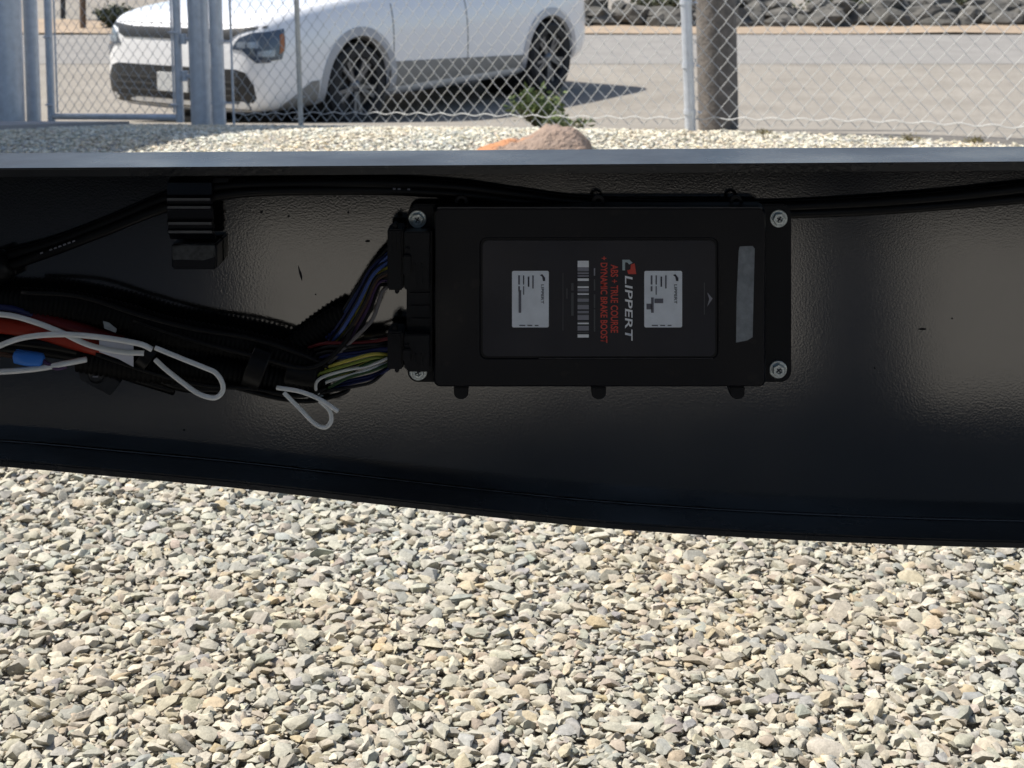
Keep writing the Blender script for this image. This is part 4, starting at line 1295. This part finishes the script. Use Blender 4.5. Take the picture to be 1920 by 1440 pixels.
# front
patch("upper_grille", [(-.64, .785), (-.56, .755), (.56, .755), (.66, .82), (.82, .85), (.82, .865), (.62, .85), (.5, .838), (-.5, .838), (-.62, .85), (-.82, .865), (-.82, .85), (-.66, .82)], 'x', M['grille'], car, .006)
lg = patch("lower_grille", [(-.78, .44), (-.72, .53), (-.64, .55), (.64, .55), (.72, .53), (.78, .44), (.79, .34), (.72, .25), (-.72, .25), (-.79, .34)], 'x', M['grille'], car, .005)
for z in (.30, .35, .40, .45):
    patch("grille_bar", [(-.66, z), (.66, z), (.66, z + .012), (-.66, z + .012)], 'x', mat("grille_bar", (0.045, .046, .047), .4), lg, .012, .012, 20)
patch("number_plate", [(-.165, .36), (.165, .36), (.165, .50), (-.165, .50)], 'x', M['plate'], car, .024, .02, 6)
patch("skid_plate", [(-.62, .235), (.62, .235), (.55, .205), (-.55, .205)], 'x', M['silver'], car, .006)
for s in (1, -1):
    hl = patch("headlight", [(s * .60, .70), (s * .70, .69), (s * .80, .60), (s * .862, .60), (s * .872, .70), (s * .865, .825), (s * .76, .82), (s * .66, .78)], 'x', M['lamp'], car, .006)
    for (yy, zz) in ((.69, .735), (.77, .735), (.84, .67)):
        patch("lamp_unit", [(s * (yy - .035), zz - .022), (s * (yy + .035), zz - .028), (s * (yy + .035), zz + .022), (s * (yy - .035), zz + .016)], 'x', M['lampin'], hl, .009, .01, 6)
# headlight wraps round to the side
for s in (1, -1):
    patch("headlight_return", [(2.34, .61), (2.34, .82), (2.17, .84), (2.18, .72), (2.22, .62)], 'y', M['lamp'], car, .006, sgn=s, n=12)
    patch("side_marker", [(2.215, .80), (2.18, .805), (2.195, .68), (2.235, .66)], 'y', M['amber'], car, .010, sgn=s, n=6)
    # sill and door cladding
    patch("sill_cladding", [(.985, .50), (.985, .29), (-.95, .29), (-.93, .40), (.2, .46)], 'y', M['cladding'], car, .007, sgn=s)
    patch("sill_trim", [(.96, .20), (.96, .225), (-.94, .225), (-.94, .20)], 'y', M['silver'], car, .006, sgn=s)
    # wheel arch rings and the bumper flank
    for xa in (1.36, -1.36):
        ring = arc(xa, R_W + .01, .455, 192, -12, 24) + arc(xa, R_W + .01, .386, -12, 192, 24)
        patch("arch_trim", ring, 'y', mat("arch_trim", (0.42, .43, .45), .5) if xa > 0 else M['silver'], car, .007, sgn=s, n=30)
    patch("bumper_flank", [(1.95, .22), (2.2, .23), (2.16, .29), (1.92, .43), (1.84, .43), (1.82, .22)], 'y', M['cladding'], car, .008, sgn=s, n=14)
    patch("door_seam", [(.93, .96), (.94, .96), (.96, .5), (.95, .5)], 'y', M['grille'], car, .0012, .002, sgn=s, n=6)
    patch("door_seam", [(-.08, .96), (-.07, .96), (-.06, .38), (-.07, .38)], 'y', M['grille'], car, .0012, .002, sgn=s, n=6)
    patch("side_window", [(.62, 1.0), (-.02, 1.005), (-.02, 1.40), (.2, 1.36)], 'y', M['glass'], car, .004, sgn=s, n=14)
    patch("side_window", [(-.12, 1.005), (-1.0, 1.02), (-1.1, 1.36), (-.7, 1.43), (-.12, 1.42)], 'y', M['glass'], car, .004, sgn=s, n=14)
patch("hood_seam", [(-.70, .872), (.70, .872), (.70, .865), (-.70, .865)], 'x', M['grille'], car, .0015, .003, n=30)
patch("windscreen", [(-.66, 1.10), (.66, 1.10), (.56, 1.44), (-.56, 1.44)], 'x', M['glass'], car, .004, n=20)

for xa in (1.36, -1.36):
    for s in (1, -1):
        c = CM @ Vector((xa, s * .80, R_W))
        ax = (CM.to_3x3() @ Vector((0, s, 0)))
        w = empty("wheel", c); w.parent = car; w.matrix_parent_inverse = CM.inverted()
        m = MB(); m.lathe([(.225, -.10), (.30, -.108), (.328, -.085), (R_W, -.05), (R_W, .05), (.328, .085), (.30, .106), (.232, .098), (.225, .085)], c, ax, 44, closed=True)
        ty = m.build("tyre", M['tyre'], None); ty.parent = w; ty.matrix_parent_inverse = Matrix.Translation(c).inverted(); shade_auto(ty, 30)
        m = MB(); m.lathe([(0.0005, .03), (.222, .03), (.228, .088), (.236, .092), (.236, .0), (.0005, .0)], c, ax, 40)
        rm = m.build("rim_barrel", M['rimdark'], None); rm.parent = w; rm.matrix_parent_inverse = Matrix.Translation(c).inverted(); shade_auto(rm, 30)
        e1 = ax.orthogonal().normalized(); e2 = ax.cross(e1)
        for k in range(5):
            a = 2 * math.pi * k / 5 + .3
            for da in (-.16, .16):
                d0 = e1 * math.cos(a + da * .5) + e2 * math.sin(a + da * .5); d1 = e1 * math.cos(a + da) + e2 * math.sin(a + da)
                sd = ax.cross(d1)
                p0 = c + d0 * .045 + ax * .068; p1 = c + d1 * .232 + ax * .082
                m = MB(); m.loft([[p + sd * wd + ax * 0.0, p - sd * wd, p - sd * wd * .7 - ax * .03, p + sd * wd * .7 - ax * .03] for (p, wd) in ((p0, .017), (p0.lerp(p1, .5), .014), (p1, .019))])
                sp = m.build("spoke", M['rim'], None); sp.parent = w; sp.matrix_parent_inverse = Matrix.Translation(c).inverted()
        m = MB(); m.lathe([(0.0005, .082), (.03, .08), (.05, .066), (.055, .04)], c, ax, 20)
        hb = m.build("hub_cap", M['rim'], None, smooth=True); hb.parent = w; hb.matrix_parent_inverse = Matrix.Translation(c).inverted()
